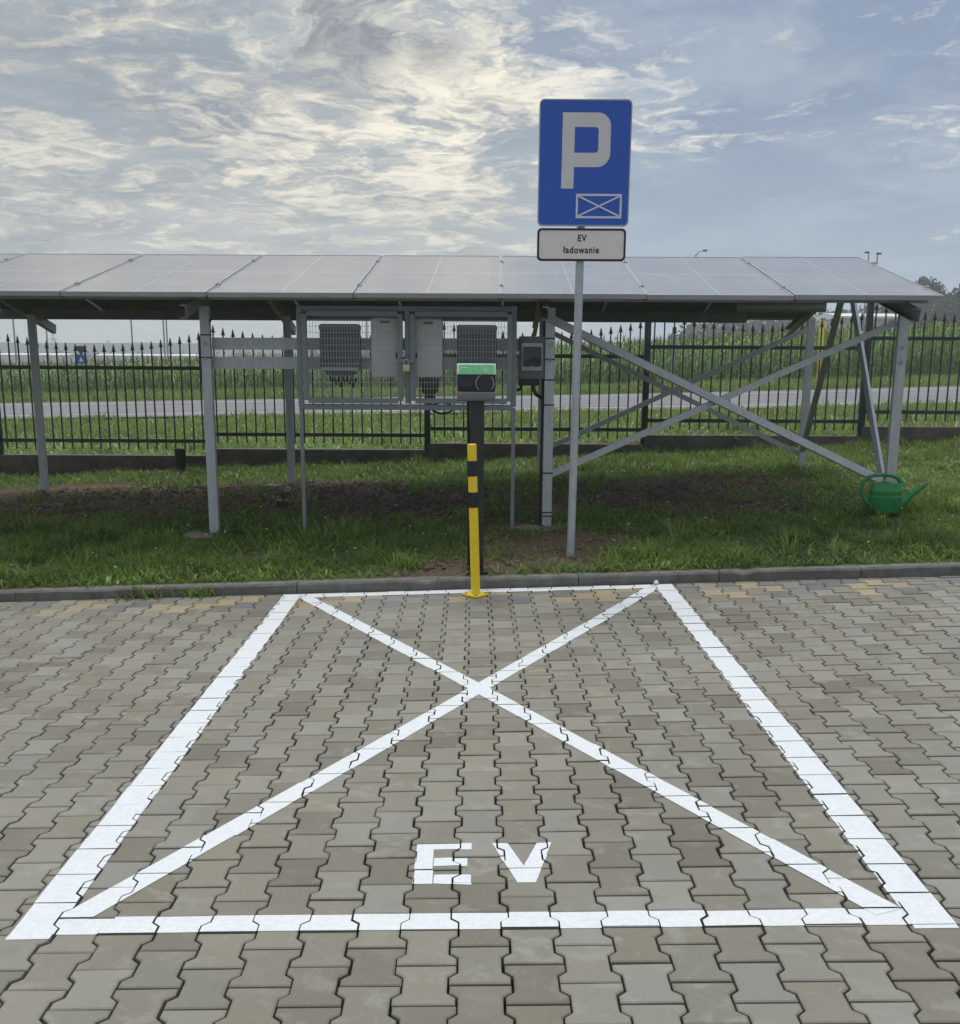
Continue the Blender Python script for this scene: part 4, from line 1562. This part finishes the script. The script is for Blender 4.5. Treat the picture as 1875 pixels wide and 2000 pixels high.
def vis(b):
    v = Vector((b[0], b[1], b[2])) - EYE
    zc = v.dot(fwd)
    px, py = PX + F * v.dot(rgt) / zc if zc > .1 else -9e9, PY - F * v.dot(upv) / zc if zc > .1 else 9e9
    inside = -40 < px < 1915 and py < 2045
    return zc if inside else 1e9


order = sorted(range(len(blocks)), key=lambda i: vis(blocks[i]))
single = set(i for i in order[:300])
fv, ftone, ftint = [], [], []
ff = []
for i, b in enumerate(blocks):
    mtx = block_matrix(b)
    if i in single:
        o = bpy.data.objects.new('paver', pv_me)
        COL.objects.link(o)
        o.parent = pav
        o.matrix_local = mtx
    else:
        k = len(fv)
        for p in pv_v:
            q_ = mtx @ Vector(p)
            if q_.y > 8.075:
                q_.y = 8.075
            fv.append(q_)
        ff += [tuple(j + k for j in f) for f in pv_f]
        tn = random.random()
        # band of ochre and dark blocks along the kerb
        ci, ri = b[5], b[6]
        pos = (8.06 - b[1]) / .1
        ph = (ci % 4)
        tint = 0
        if .75 < pos < 4.6:
            band = int((pos - .75) / 1.95)
            diag = (ci + 2 * band + (ci // 9)) % 7
            tint = 1 if diag in (0, 1) else (2 if diag in (3, 4) else (1 if diag == 6 and random.random() < .4 else 0))
            if b[0] < -1.4 and tint == 2 and random.random() < .5:
                tint = 3
        elif pos < .9:
            tint = 3 if random.random() < .5 else 2 if random.random() < .25 else 0
        ftone += [tn] * len(pv_v)
        ftint += [tint] * len(pv_v)
me = bpy.data.meshes.new('paver_field')
me.from_pydata(fv, [], ff)
me.materials.append(M_paver_far)
for nm, vals in (('tone', ftone), ('tint', ftint)):
    a_ = me.attributes.new(nm, 'FLOAT', 'POINT')
    a_.data.foreach_set('value', np.array(vals, dtype=np.float32))
tag(link('paver_field', me, pav), 'further rows of grey blocks with an ochre and dark band by the kerb', None, None, 'stuff')


# painted bay: each line clipped to the blocks so the joints stay open
def clip(poly, conv):
    out = poly
    n = len(conv)
    for i in range(n):
        ax, ay = conv[i]
        bx_, by_ = conv[(i + 1) % n]
        inp, out = out, []
        if not inp:
            return []
        def sd(p):
            return (bx_ - ax) * (p[1] - ay) - (by_ - ay) * (p[0] - ax)
        for k in range(len(inp)):
            p, q2 = inp[k], inp[(k + 1) % len(inp)]
            sp_, sq = sd(p), sd(q2)
            if sp_ >= 0:
                out.append(p)
            if (sp_ >= 0) != (sq >= 0):
                t = sp_ / (sp_ - sq)
                out.append((p[0] + (q2[0] - p[0]) * t, p[1] + (q2[1] - p[1]) * t))
    return out


PO = paver_outline(.0026)
PIECES = [[PO[i] for i in t] for t in ((0, 1, 10, 11), (1, 2, 9, 10), (2, 3, 8, 9), (3, 4, 7, 8), (4, 5, 6, 7))]


def ccw(p):
    a = sum(p[i][0] * p[(i + 1) % len(p)][1] - p[(i + 1) % len(p)][0] * p[i][1] for i in range(len(p)))
    return p if a > 0 else p[::-1]


def paint(name, quads, lift, label=None, wob=.0022):
    mb = MB()
    for qd in quads:
        qd = ccw([tuple(p) for p in qd])
        xs_, ys_ = [p[0] for p in qd], [p[1] for p in qd]
        for b in blocks:
            if b[0] < min(xs_) - .12 or b[0] > max(xs_) + .12 or b[1] < min(ys_) - .14 or b[1] > max(ys_) + .14:
                continue
            mtx = block_matrix(b)
            rq = random.Random(int(b[5] * 977 + b[6] * 13 + lift * 1e5))
            dx_, dy_ = rq.uniform(-wob, wob), rq.uniform(-wob, wob)
            loc = [(p[0] - b[0] + dx_, p[1] - b[1] + dy_) for p in qd]
            for pc_ in PIECES:
                po = clip(ccw(pc_), loc)
                if len(po) < 3:
                    continue
                vs = [mtx @ Vector((x, y, lift)) for x, y in po]
                vs = [Vector((v.x, min(v.y, 8.074), v.z)) for v in vs]
                mb.add(vs, [tuple(range(len(vs)))])
    o = mb.build(name, M_paint, pav)
    if label:
        o['label'] = label
    return o


def seg(a, b, wd):
    dx_, dy_ = b[0] - a[0], b[1] - a[1]
    L = math.hypot(dx_, dy_)
    nx_, ny_ = -dy_ / L * wd / 2, dx_ / L * wd / 2
    return [(a[0] + nx_, a[1] + ny_), (a[0] - nx_, a[1] - ny_), (b[0] - nx_, b[1] - ny_), (b[0] + nx_, b[1] + ny_)]


def walk(a, b, wd, n=14, j=.002):
    """a hand-painted line: short pieces whose edges wander a little"""
    out = []
    prev = None
    for k in range(n):
        p = (a[0] + (b[0] - a[0]) * k / n, a[1] + (b[1] - a[1]) * k / n)
        q2 = (a[0] + (b[0] - a[0]) * (k + 1) / n, a[1] + (b[1] - a[1]) * (k + 1) / n)
        out.append(seg(p, q2, wd + random.uniform(-j, j)))
    return out


paint('painted_line', walk((-1.243, 2.986), (-1.279, 8.055), .126), .0012, 'left side line of the white bay')
paint('painted_line', walk((1.294, 3.003), (1.300, 8.060), .124), .0012, 'right side line of the white bay')
paint('painted_line', walk((-1.18, 3.0735), (1.232, 3.0745), .099, 10, .0008), .0012, 'front line of the white bay, nearest the camera')
paint('painted_line', walk((-1.225, 7.990), (1.245, 7.990), .125, 10), .0012, 'rear line of the white bay beside the kerb')
paint('painted_diagonal', walk((-1.165, 3.105), (1.225, 7.965), .094, 16), .0017, 'diagonal from near left to far right')
paint('painted_diagonal', walk((1.19, 3.105), (-1.19, 7.965), .094, 16), .0022, 'diagonal from near right to far left')
ex0, ex1, ey0, ey1 = -.186, -.010, 3.322, 3.628
st = .053
paint('painted_letter', [[(ex0 - .003, ey0), (ex0 + st * 1.05, ey0), (ex0 + st, ey1), (ex0 - .003, ey1)],
                         [(ex0 + st, ey1 - .050), (ex1, ey1 - .050), (ex1, ey1 + .003), (ex0 + st, ey1 - .002)],
                         [(ex0 + st + .004, 3.448), (ex1 - .012, 3.452), (ex1 - .012, 3.512), (ex0 + st + .004, 3.510)],
                         [(ex0 + st + .006, ey0 + .002), (ex1, ey0 - .012), (ex1, ey0 + .066), (ex0 + st + .006, ey0 + .066)]], .0012, 'white letter E painted on the blocks')
paint('painted_letter', [[(.058, 3.628), (.108, 3.628), (.156, 3.446), (.156, 3.322), (.131, 3.322)],
                         [(.156, 3.446), (.208, 3.632), (.256, 3.634), (.188, 3.322), (.156, 3.322)]], .0012, 'white letter V painted on the blocks')

# ------------------------------------------------------------------ kerb
kerb = bpy.data.objects.new('kerb', None)
COL.objects.link(kerb)
W[kerb] = Vector()
tag(kerb, 'low concrete kerb between the paving and the grass', None, None, 'structure')
kx = [-1.254 + .985 * (k - 6) for k in range(14)]
for a, b in zip(kx[:-1], kx[1:]):
    za, zb = lot(a, 8.1), lot(b, 8.1)
    j0, j1 = random.uniform(-.004, .004), random.uniform(-.003, .003)
    mb = MB()
    nseg = 12
    prof = [(0, -.10), (0, .058), (.014, .072), (.118, .072), (.118, -.10)]
    vs, fs = [], []
    for k in range(nseg + 1):
        f = k / nseg
        x = a + .003 + (b - a - .006) * f
        z = za + (zb - za) * f + j1
        for pi_, (yy, zz_) in enumerate(prof):
            ch = 0.0
            if pi_ in (1, 2):
                ch = -max(0, (float(vnoise(x, 3.3, 5.0, 11)) - .72)) * .10
            vs.append((x, 8.082 + yy + j0, z + zz_ + ch))
    n = len(prof)
    for k in range(nseg):
        for i_ in range(n):
            i2 = (i_ + 1) % n
            fs.append((k * n + i_, (k + 1) * n + i_, (k + 1) * n + i2, k * n + i2))
    fs += [tuple(range(n)), tuple(range(nseg * n, nseg * n + n))[::-1]]
    mb.add(vs, fs)
    mb.build('kerb_stone', M_kerbmat, kerb)

p = gnd(1281, 1143, lambda x, Y: lot(x, Y) + .03)
st_ = thing('pebble', 'small white painted pebble lying against the kerb by the bay corner', 'pebble', (1.253, 8.045, lot(1.253, 8.045)))
MB().lathe([(.004, 0), (.015, .003), (.018, .012), (.012, .024), (.003, .029)], (1.253, 8.045, lot(1.253, 8.045) + .002), 12).build('stone', M_white_spot, st_, smooth=True)


# weeds growing in the joint at the kerb
def weed(px, py, n, h, label, yell=False):
    p = gnd(px, py, lot)
    y_ = min(p.y, 8.07)
    z_ = lot(p.x, y_) - .002
    X_ = p.x + rng.normal(0, .075, n)
    Y_ = np.clip(y_ + rng.normal(0, .05, n), 7.6, 8.075)
    o = thing('weed_tuft', label, 'weed', (p.x, y_, z_), 'weeds in the joint along the kerb')
    th = rng.random(n) * 2 * np.pi
    hh = rng.uniform(.4, 1, n) * h
    b = np.stack((X_ - p.x, Y_ - y_, 0 * X_), -1)
    wd = rng.uniform(.004, .008, n)
    sd_ = np.stack((np.cos(th) * wd, np.sin(th) * wd, 0 * wd), -1)
    ln = rng.normal(0, .6, (n, 2)) * hh[:, None]
    ln[:, 1] = np.minimum(ln[:, 1], .02)
    mid = b + np.stack((ln[:, 0] * .4, ln[:, 1] * .4, hh * .6), -1)
    tip = b + np.stack((ln[:, 0], ln[:, 1], hh), -1)
    v = np.stack((b - sd_, b + sd_, mid + sd_ * .8, mid - sd_ * .8, tip), 1).reshape(-1, 3)
    k = np.arange(n)[:, None] * 5
    link('foliage', np_mesh('weed_foliage', v, k + np.array([[0, 1, 2, 3]]), M_straw if yell else M_grass, {'tone': np.repeat(rng.random(n), 5)}, k + np.array([[3, 2, 4]])), o)


weed(262, 1168, 55, .07, 'dry yellowish weed tuft in the blocks at far left', True)
weed(303, 1158, 45, .12, 'green leafy weed tuft growing at the foot of the kerb')
weed(402, 1160, 60, .09, 'spreading half-dry weed tuft at the kerb left of the bay')
weed(395, 1156, 30, .10, 'green weed stems behind the half-dry tuft at the kerb')

# ------------------------------------------------------------------ bollard
bb = gnd(929, 1163, lot)
bz = lot(bb.x, bb.y)
bol = thing('bollard', 'yellow steel bollard with two black bands on a bolted plate', 'bollard', (bb.x, bb.y, bz))
s = .088
MB().prism([(-s * 1.05, 0), (0, -s * 1.25), (s * 1.05, 0), (0, s * 1.25)], (bb.x, bb.y, bz + .014), (1, 0, 0), (0, 1, 0), .012).build('base_plate', M_yel, bol, bevel=.002)
for u_, v_ in ((-.066, 0), (.066, 0), (0, -.08), (0, .08)):
    MB().lathe([(.010, 0), (.010, .007), (.005, .010)], (bb.x + u_, bb.y + v_, bz + .014), 6).build('bolt', M_galv_dark, bol)
lean = Vector((-.030, 0, 1)).normalized()
foot = Vector((bb.x + .0, bb.y, bz + .014))
Hb = 1.0
rb_ = .031
cuts = [(0, .585, M_yel, 'tube'), (.585, .688, M_blackband, 'black_band'), (.688, .792, M_yel, 'yellow_band'), (.792, .895, M_blackband, 'black_band'), (.895, 1.0, M_yel, 'top_section')]
for a, b, mt, nm in cuts:
    rr = rb_ + (.0006 if mt is M_blackband else 0)
    MB().tube([foot + lean * (Hb * a), foot + lean * (Hb * b)], rr, 24).build(nm, mt, bol, smooth=True)
MB().tube([foot + lean * Hb, foot + lean * (Hb + .004)], [rb_, rb_ * .86], 24).build('cap', M_yel, bol, smooth=True)

# ------------------------------------------------------------------ charger and its pedestal
YP = 8.32
pb = at(929.5, 1118, YP)
pz = g1(pb.x, YP)
ped = thing('charger_pedestal', 'slim anthracite pedestal standing on the grass behind the yellow bollard', 'pedestal', (pb.x, YP, pz))
zt = at(930, 785, YP).z
MB().box((pb.x + .003, YP, (pz + zt) / 2 - .03), (.100, .085, zt - pz + .12)).build('column', M_ped, ped, bevel=.006)
MB().box((pb.x + .003, YP, pz + .01), (.17, .16, .012)).build('foot_plate', M_ped, ped, bevel=.003)
MB().tube([(pb.x - .058, YP + .02, zt + .02), (pb.x - .060, YP + .03, zt - .08), (pb.x - .056, YP + .03, zt - .25), (pb.x - .054, YP + .03, pz)], .010, 8).build('cable', M_black, ped, smooth=True)
yc = YP - .055
tl, br_ = at(893, 710, yc), at(967.5, 784, yc)
cx, wd = (tl.x + br_.x) / 2, br_.x - tl.x
z0, z1 = br_.z, tl.z
ht = z1 - z0
ch = thing('ev_charger', 'wall-box EV charger with green top, black face and silver lower cover', 'EV charger', (cx, YP, z0))
MB().prism([(-.055, 0), (.06, 0), (.06, ht), (-.03, ht), (-.055, ht * .72)], (cx - wd / 2 + .002, YP, z0), (0, 1, 0), (0, 0, 1), -(wd - .004)).build('housing', M_black, ch, bevel=.006)
# top: sloping green window in a white surround
zg0 = z0 + ht * .715
ytop, ybot = YP - .045, YP - .078
MB().prism([(ybot - YP, 0), (.055, 0), (.055, ht * .285), (ytop - YP, ht * .285)], (cx - wd / 2 - .002, YP, zg0), (0, 1, 0), (0, 0, 1), -(wd + .004)).build('top_surround', M_chwhite, ch, bevel=.004)
sl = Vector((0, ytop - ybot, ht * .285)).normalized()
nrm = Vector((1, 0, 0)).cross(sl).normalized()
gh = math.hypot(ytop - ybot, ht * .285)
o_ = Vector((cx, ybot, zg0)) + nrm * .0035
MB().prism(rrect(-wd / 2 + .014, .004, wd / 2 - .012, gh - .010, .003, 3), o_, (1, 0, 0), sl, .003).build('green_window', M_chgreen, ch)
pr = MB()
for (u_, v_, a_, b_) in ((-.105, .047, .040, .0055), (.048, .033, .030, .004), (.048, .021, .030, .004)):
    pr.prism([(u_, v_), (u_ + a_, v_), (u_ + a_, v_ + b_), (u_, v_ + b_)], o_ + nrm * .0012, (1, 0, 0), sl, .001)
pr.build('printed_marks', M_chwhite, ch)
# black face with display and round socket lid
fy = YP - .062
MB().box((cx, YP - .03, z0 + ht * .49), (wd - .006, .062, ht * .44)).build('face', M_ped, ch, bevel=.004)
MB().prism(rrect(-.112, -.028, -.028, .030, .005, 3), (cx, fy - .001, z0 + ht * .51), (1, 0, 0), (0, 0, 1), .003).build('display', M_glassdark, ch)
sc_c = Vector((cx + .058, fy, z0 + ht * .485))
MB().tube([sc_c, sc_c + Vector((0, -.022, 0))], [.058, .056], 36).build('socket_lid', M_ped, ch, smooth=True)
arc = MB()
for a0, a1 in ((118, 232), (-48, 48)):
    arc.tube([sc_c + Vector((.0605 * math.cos(R(t)), -.006, .0605 * math.sin(R(t)))) for t in np.linspace(a0, a1, 15)],   .0022, 6)
arc.build('light_ring', M_chwhite, ch, smooth=True)
# lower silver cover with rounded belly
prof = [(-.086, ht * .255), (-.090, ht * .235), (-.088, ht * .10), (-.075, ht * .02), (-.05, 0), (.05, 0), (.05, ht * .255)]
MB().prism(prof[::-1], (cx - wd / 2, YP, z0), (0, 1, 0), (0, 0, 1), -wd).build('lower_cover', M_chsilver, ch, bevel=.003)

# ------------------------------------------------------------------ parking sign
YS = 8.62
sb = at(1114.5, 1097, YS)
sz_ = g1(sb.x, YS)
sign = thing('parking_sign', 'blue P parking sign with a white EV plate under it on a galvanised pole', 'traffic sign', (sb.x, YS, sz_))
TL, TR_, BL_, BR_ = at(1053, 193, YS), at(1235, 194, YS), at(1050, 441, YS), at(1227, 442.5, YS)
sx0, sx1 = (TL.x + BL_.x) / 2, (TR_.x + BR_.x) / 2
z1, z0 = (TL.z + TR_.z) / 2, (BL_.z + BR_.z) / 2
SW, SH = sx1 - sx0, z1 - z0
PXc = at(1131, 620, YS + .05).x
pole_top = z1 - .05
MB().tube([(sb.x, YS + .05, sz_ - .2), (sb.x + (PXc - sb.x) * .5, YS + .05, (sz_ + 2) / 2), (PXc + .002, YS + .05, pole_top)], .029, 20).build('pole', M_galv, sign, smooth=True)
tiltx = Vector((0, 0, 1))
OX = Vector((sx0, YS, z0))


def face_obj(name, mat, build_fn, parent, bevel=0.0):
    b = MB()
    build_fn(b)
    return b.build(name, mat, parent, bevel=bevel)


ex = Vector((1, 0, 0))
ez = Vector((.003, 0, 1)).normalized()
plate = face_obj('blue_plate', M_blue, lambda b: b.prism(rrect(.004, .004, SW - .004, SH - .004, .030), OX, ex, ez, .014), sign)
face_obj('rim', M_rim, lambda b: b.ring(rrect(0, 0, SW, SH, .034), rrect(.009, .009, SW - .009, SH - .009, .028), OX + Vector((0, -.003, 0)), ex, ez, .022), plate)


def P_shape(b):
    o = OX + Vector((0, -.0018, 0))
    U_ = lambda u: u * SW
    V_ = lambda v: SH - v * SH
    xl, xs_, xr, xi = U_(.253), U_(.386), U_(.776), U_(.645)
    yt, yi, yj, yb, ye = V_(.103), V_(.216), V_(.417), V_(.529), V_(.700)
    n = 7
    def arcs(cx_, cy_, r_, a0, a1):
        return [(cx_ + r_ * math.cos(R(a0 + (a1 - a0) * k / n)), cy_ + r_ * math.sin(R(a0 + (a1 - a0) * k / n))) for k in range(n + 1)]
    r1, r2 = .088, .022
    outer = [(xl, yb)] + arcs(xr - r1, yb + r1, r1, -90, 0) + arcs(xr - r1, yt - r1, r1, 0, 90) + [(xl, yt)]
    inner = [(xs_, yj)] + arcs(xi - r2, yj + r2, r2, -90, 0) + arcs(xi - r2, yi - r2, r2, 0, 90) + [(xs_, yi)]
    b.ring(outer, inner, o, ex, ez, .0016)
    b.prism([(xl - .002, ye), (xs_ - .001, ye), (xs_, yb - .0005), (xl, yb - .0005)], o, ex, ez, .0016)


face_obj('letter', M_signgrey, P_shape, plate)['label'] = 'grey letter P on the blue plate'


def bay_symbol(b):
    o = OX + Vector((0, -.0018, 0))
    x0, x1, y0, y1 = .418 * SW, .920 * SW, SH - .936 * SH, SH - .741 * SH
    w_ = .0135
    b.ring([(x0, y0), (x1, y0), (x1, y1), (x0, y1)], [(x0 + w_, y0 + w_), (x1 - w_, y0 + w_), (x1 - w_, y1 - w_), (x0 + w_, y1 - w_)], o, ex, ez, .0016)
    for k, (a, c) in enumerate((((x0 + w_, y0 + w_), (x1 - w_, y1 - w_)), ((x0 + w_, y1 - w_), (x1 - w_, y0 + w_)))):
        d_ = Vector((c[0] - a[0], c[1] - a[1])).normalized()
        nn = Vector((-d_.y, d_.x)) * .0052
        a2, c2 = Vector(a) + d_ * .004, Vector(c) - d_ * .004
        b.prism([tuple(a2 - nn), tuple(c2 - nn), tuple(c2 + nn), tuple(a2 + nn)], o + Vector((0, -.0006 * k - .0004, 0)), ex, ez, .001)


face_obj('bay_symbol', M_bayline, bay_symbol, plate)['label'] = 'white crossed-box bay symbol on the blue plate'
a, b = at(1048.5, 509.5, YS), at(1223, 446.5, YS)
qx0, qz0, QW, QH = a.x, a.z, b.x - a.x, b.z - a.z
OQ = Vector((qx0, YS, qz0))
sub = face_obj('supplementary_plate', M_signplate, lambda k: k.prism(rrect(.006, .006, QW - .006, QH - .006, .022), OQ, ex, ez, .012), sign)
face_obj('border', M_signink, lambda k: k.ring(rrect(0, 0, QW, QH, .030), rrect(.014, .014, QW - .014, QH - .014, .020), OQ + Vector((0, -.003, 0)), ex, ez, .018), sub)


def text(body, size, cx_, cz_, parent, mat, y):
    cu = bpy.data.curves.new('lettering', 'FONT')
    cu.body = body
    cu.size = size
    cu.align_x = 'CENTER'
    cu.align_y = 'CENTER'
    cu.extrude = .0006
    cu.offset = .0012
    cu.space_character = 1.12
    tmp = bpy.data.objects.new('lettering_tmp', cu)
    COL.objects.link(tmp)
    bpy.context.view_layer.update()
    me_ = bpy.data.meshes.new_from_object(tmp.evaluated_get(bpy.context.evaluated_depsgraph_get()))
    bpy.data.objects.remove(tmp)
    me_.materials.clear()
    me_.materials.append(mat)
    me_.transform(Matrix.Translation((cx_, y, cz_)) @ Matrix.Rotation(R(90), 4, 'X') @ Matrix.Diagonal((.86, 1, 1, 1)))
    me_.transform(Matrix.Translation(-W[parent]))
    return link('lettering', me_, parent)


text('EV', .062, qx0 + QW * .505, qz0 + QH * .695, sub, M_signink, YS - .0016)
text('ładowanie', .064, qx0 + QW * .50, qz0 + QH * .335, sub, M_signink, YS - .0016)
for zc in (z0 + SH * .25, z0 + SH * .75, qz0 + QH * .5):
    MB().box((PXc, YS + .022, zc), (.12, .012, .03)).build('bracket', M_galv_dark, sign)
    MB().lathe([(.034, -.014), (.034, .014)], (PXc, YS + .05, zc), 16).build('clamp', M_galv_dark, sign)

# ------------------------------------------------------------------ watering can
YW = 9.72
wb = at(1727, 1001, YW)
wz = wb.z + .004
can = thing('watering_can', 'dark green plastic watering can standing in the grass by the right post', 'watering can', (wb.x, YW, wz))
sc_ = 9.75 / F
Wd, Hh = 64 * sc_, 57 * sc_
rx = Wd / 2
bodyp = [(rx * .96, .0), (rx * 1.02, .012), (rx * 1.02, Hh * .45), (rx * 1.045, Hh * .50), (rx * 1.045, Hh * .54), (rx * 1.0, Hh * .56), (rx * 1.0, Hh * .68), (rx * 1.02, Hh * .70), (rx * 1.02, Hh * .72), (rx * .985, Hh * .74), (rx * .95, Hh * .96), (rx * .90, Hh)]
MB().lathe(bodyp, (wb.x, YW, wz), 36, 1, .62, False).build('body', M_green, can, smooth=True)
# top deck with filler hole towards the back handle
deck = MB()
nseg = 36
out_ = [(rx * .90 * math.cos(2 * math.pi * k / nseg), rx * .90 * .62 * math.sin(2 * math.pi * k / nseg)) for k in range(nseg)]
inn = [(-rx * .22 + rx * .48 * math.cos(2 * math.pi * k / nseg), rx * .40 * .62 * 1.3 * math.sin(2 * math.pi * k / nseg)) for k in range(nseg)]
deck.ring(out_, inn, (wb.x, YW, wz + Hh), (1, 0, 0), (0, 1, 0), .004)
M_green_deck = M_green
deck.build('top_deck', M_green_deck, can)
MB().prism([(rx * .95 * math.cos(t), rx * .58 * math.sin(t)) for t in np.linspace(0, 2 * math.pi, 24)[:-1]], (wb.x, YW, wz + .006), (1, 0, 0), (0, 1, 0), .005).build('base', M_green, can)


def cp(zx, zy):
    """point of the can outline seen in the enlarged photograph, in the can's own upright plane"""
    p = at(1640 + zx / 9.32, 880 + zy / 9.32, YW)
    return Vector((p.x, YW, p.z))


hp = [cp(535, 965), cp(455, 900), cp(405, 800), cp(395, 690), cp(430, 575), cp(510, 490), cp(640, 447), cp(800, 440), cp(950, 455), cp(1060, 500), cp(1110, 560), cp(1125, 650)]
MB().tube(hp, [.020, .016, .014, .0135, .0135, .0145, .0155, .0155, .0155, .018, .021, .024], 12, True, 1.15).build('handle', M_green, can, smooth=True)
sp_ = [cp(1010, 990), cp(1150, 915), cp(1290, 810), cp(1440, 700), cp(1590, 597)]
MB().tube(sp_, [.062, .047, .030, .021, .0135], 16, True, .8).build('spout', M_green, can, smooth=True)
MB().tube([cp(1120, 720), cp(1190, 715), cp(1250, 760), cp(1300, 790)], .007, 8).build('spout_stay', M_green, can, smooth=True)

# ------------------------------------------------------------------ flower pot by the rear post
p = gnd(552, 992)
pot = thing('flower_pot', 'small dark square pot with a pale flower on the bare soil', 'flower pot', (p.x, p.y, g1(p.x, p.y)))
z_ = g1(p.x, p.y)
MB().prism([(-.045, 0), (.045, 0), (.055, .085), (-.055, .085)], (p.x, p.y - .05, z_ - .01), (1, 0, 0), (0, 0, 1), .10).build('pot', M_black, pot, bevel=.005)
fl = MB()
for k in range(12):
    a = k * 2.4
    tip_ = Vector((p.x + .03 + .06 * math.cos(a), p.y + .05 * math.sin(a), z_ + .12 + .05 * ((k * 7) % 5) / 5))
    fl.tube([(p.x + .01, p.y, z_ + .07), ((p.x + tip_.x) / 2, (p.y + tip_.y) / 2, z_ + .12), tip_], [.004, .006, .001], 5)
fl.build('leaves', M_grass, pot)
hd = MB()
for k in range(6):
    a = k * 1.05
    c = Vector((p.x + .06 + .02 * math.cos(a), p.y - .01, z_ + .185 + .02 * math.sin(a)))
    hd.lathe([(.002, -.008), (.011, 0), (.002, .008)], c, 6)
hd.build('flower_head', M_flower, pot)

# ------------------------------------------------------------------ air
hz = bpy.data.materials.new('hazy_air')
hz.use_nodes = True
t = NT(hz.node_tree)
vol = t.n('ShaderNodeVolumePrincipled')
vol.inputs['Color'].default_value = (.86, .93, 1.0, 1)
vol.inputs['Density'].default_value = .0011
vol.inputs['Anisotropy'].default_value = .2
mo = t.n('ShaderNodeOutputMaterial')
t.t.links.new(vol.outputs[0], mo.inputs['Volume'])
hb = MB().box((0, 440, 14), (2060, 1160, 64)).build('haze', hz)
tag(hb, 'thin morning haze', None, None, 'stuff')
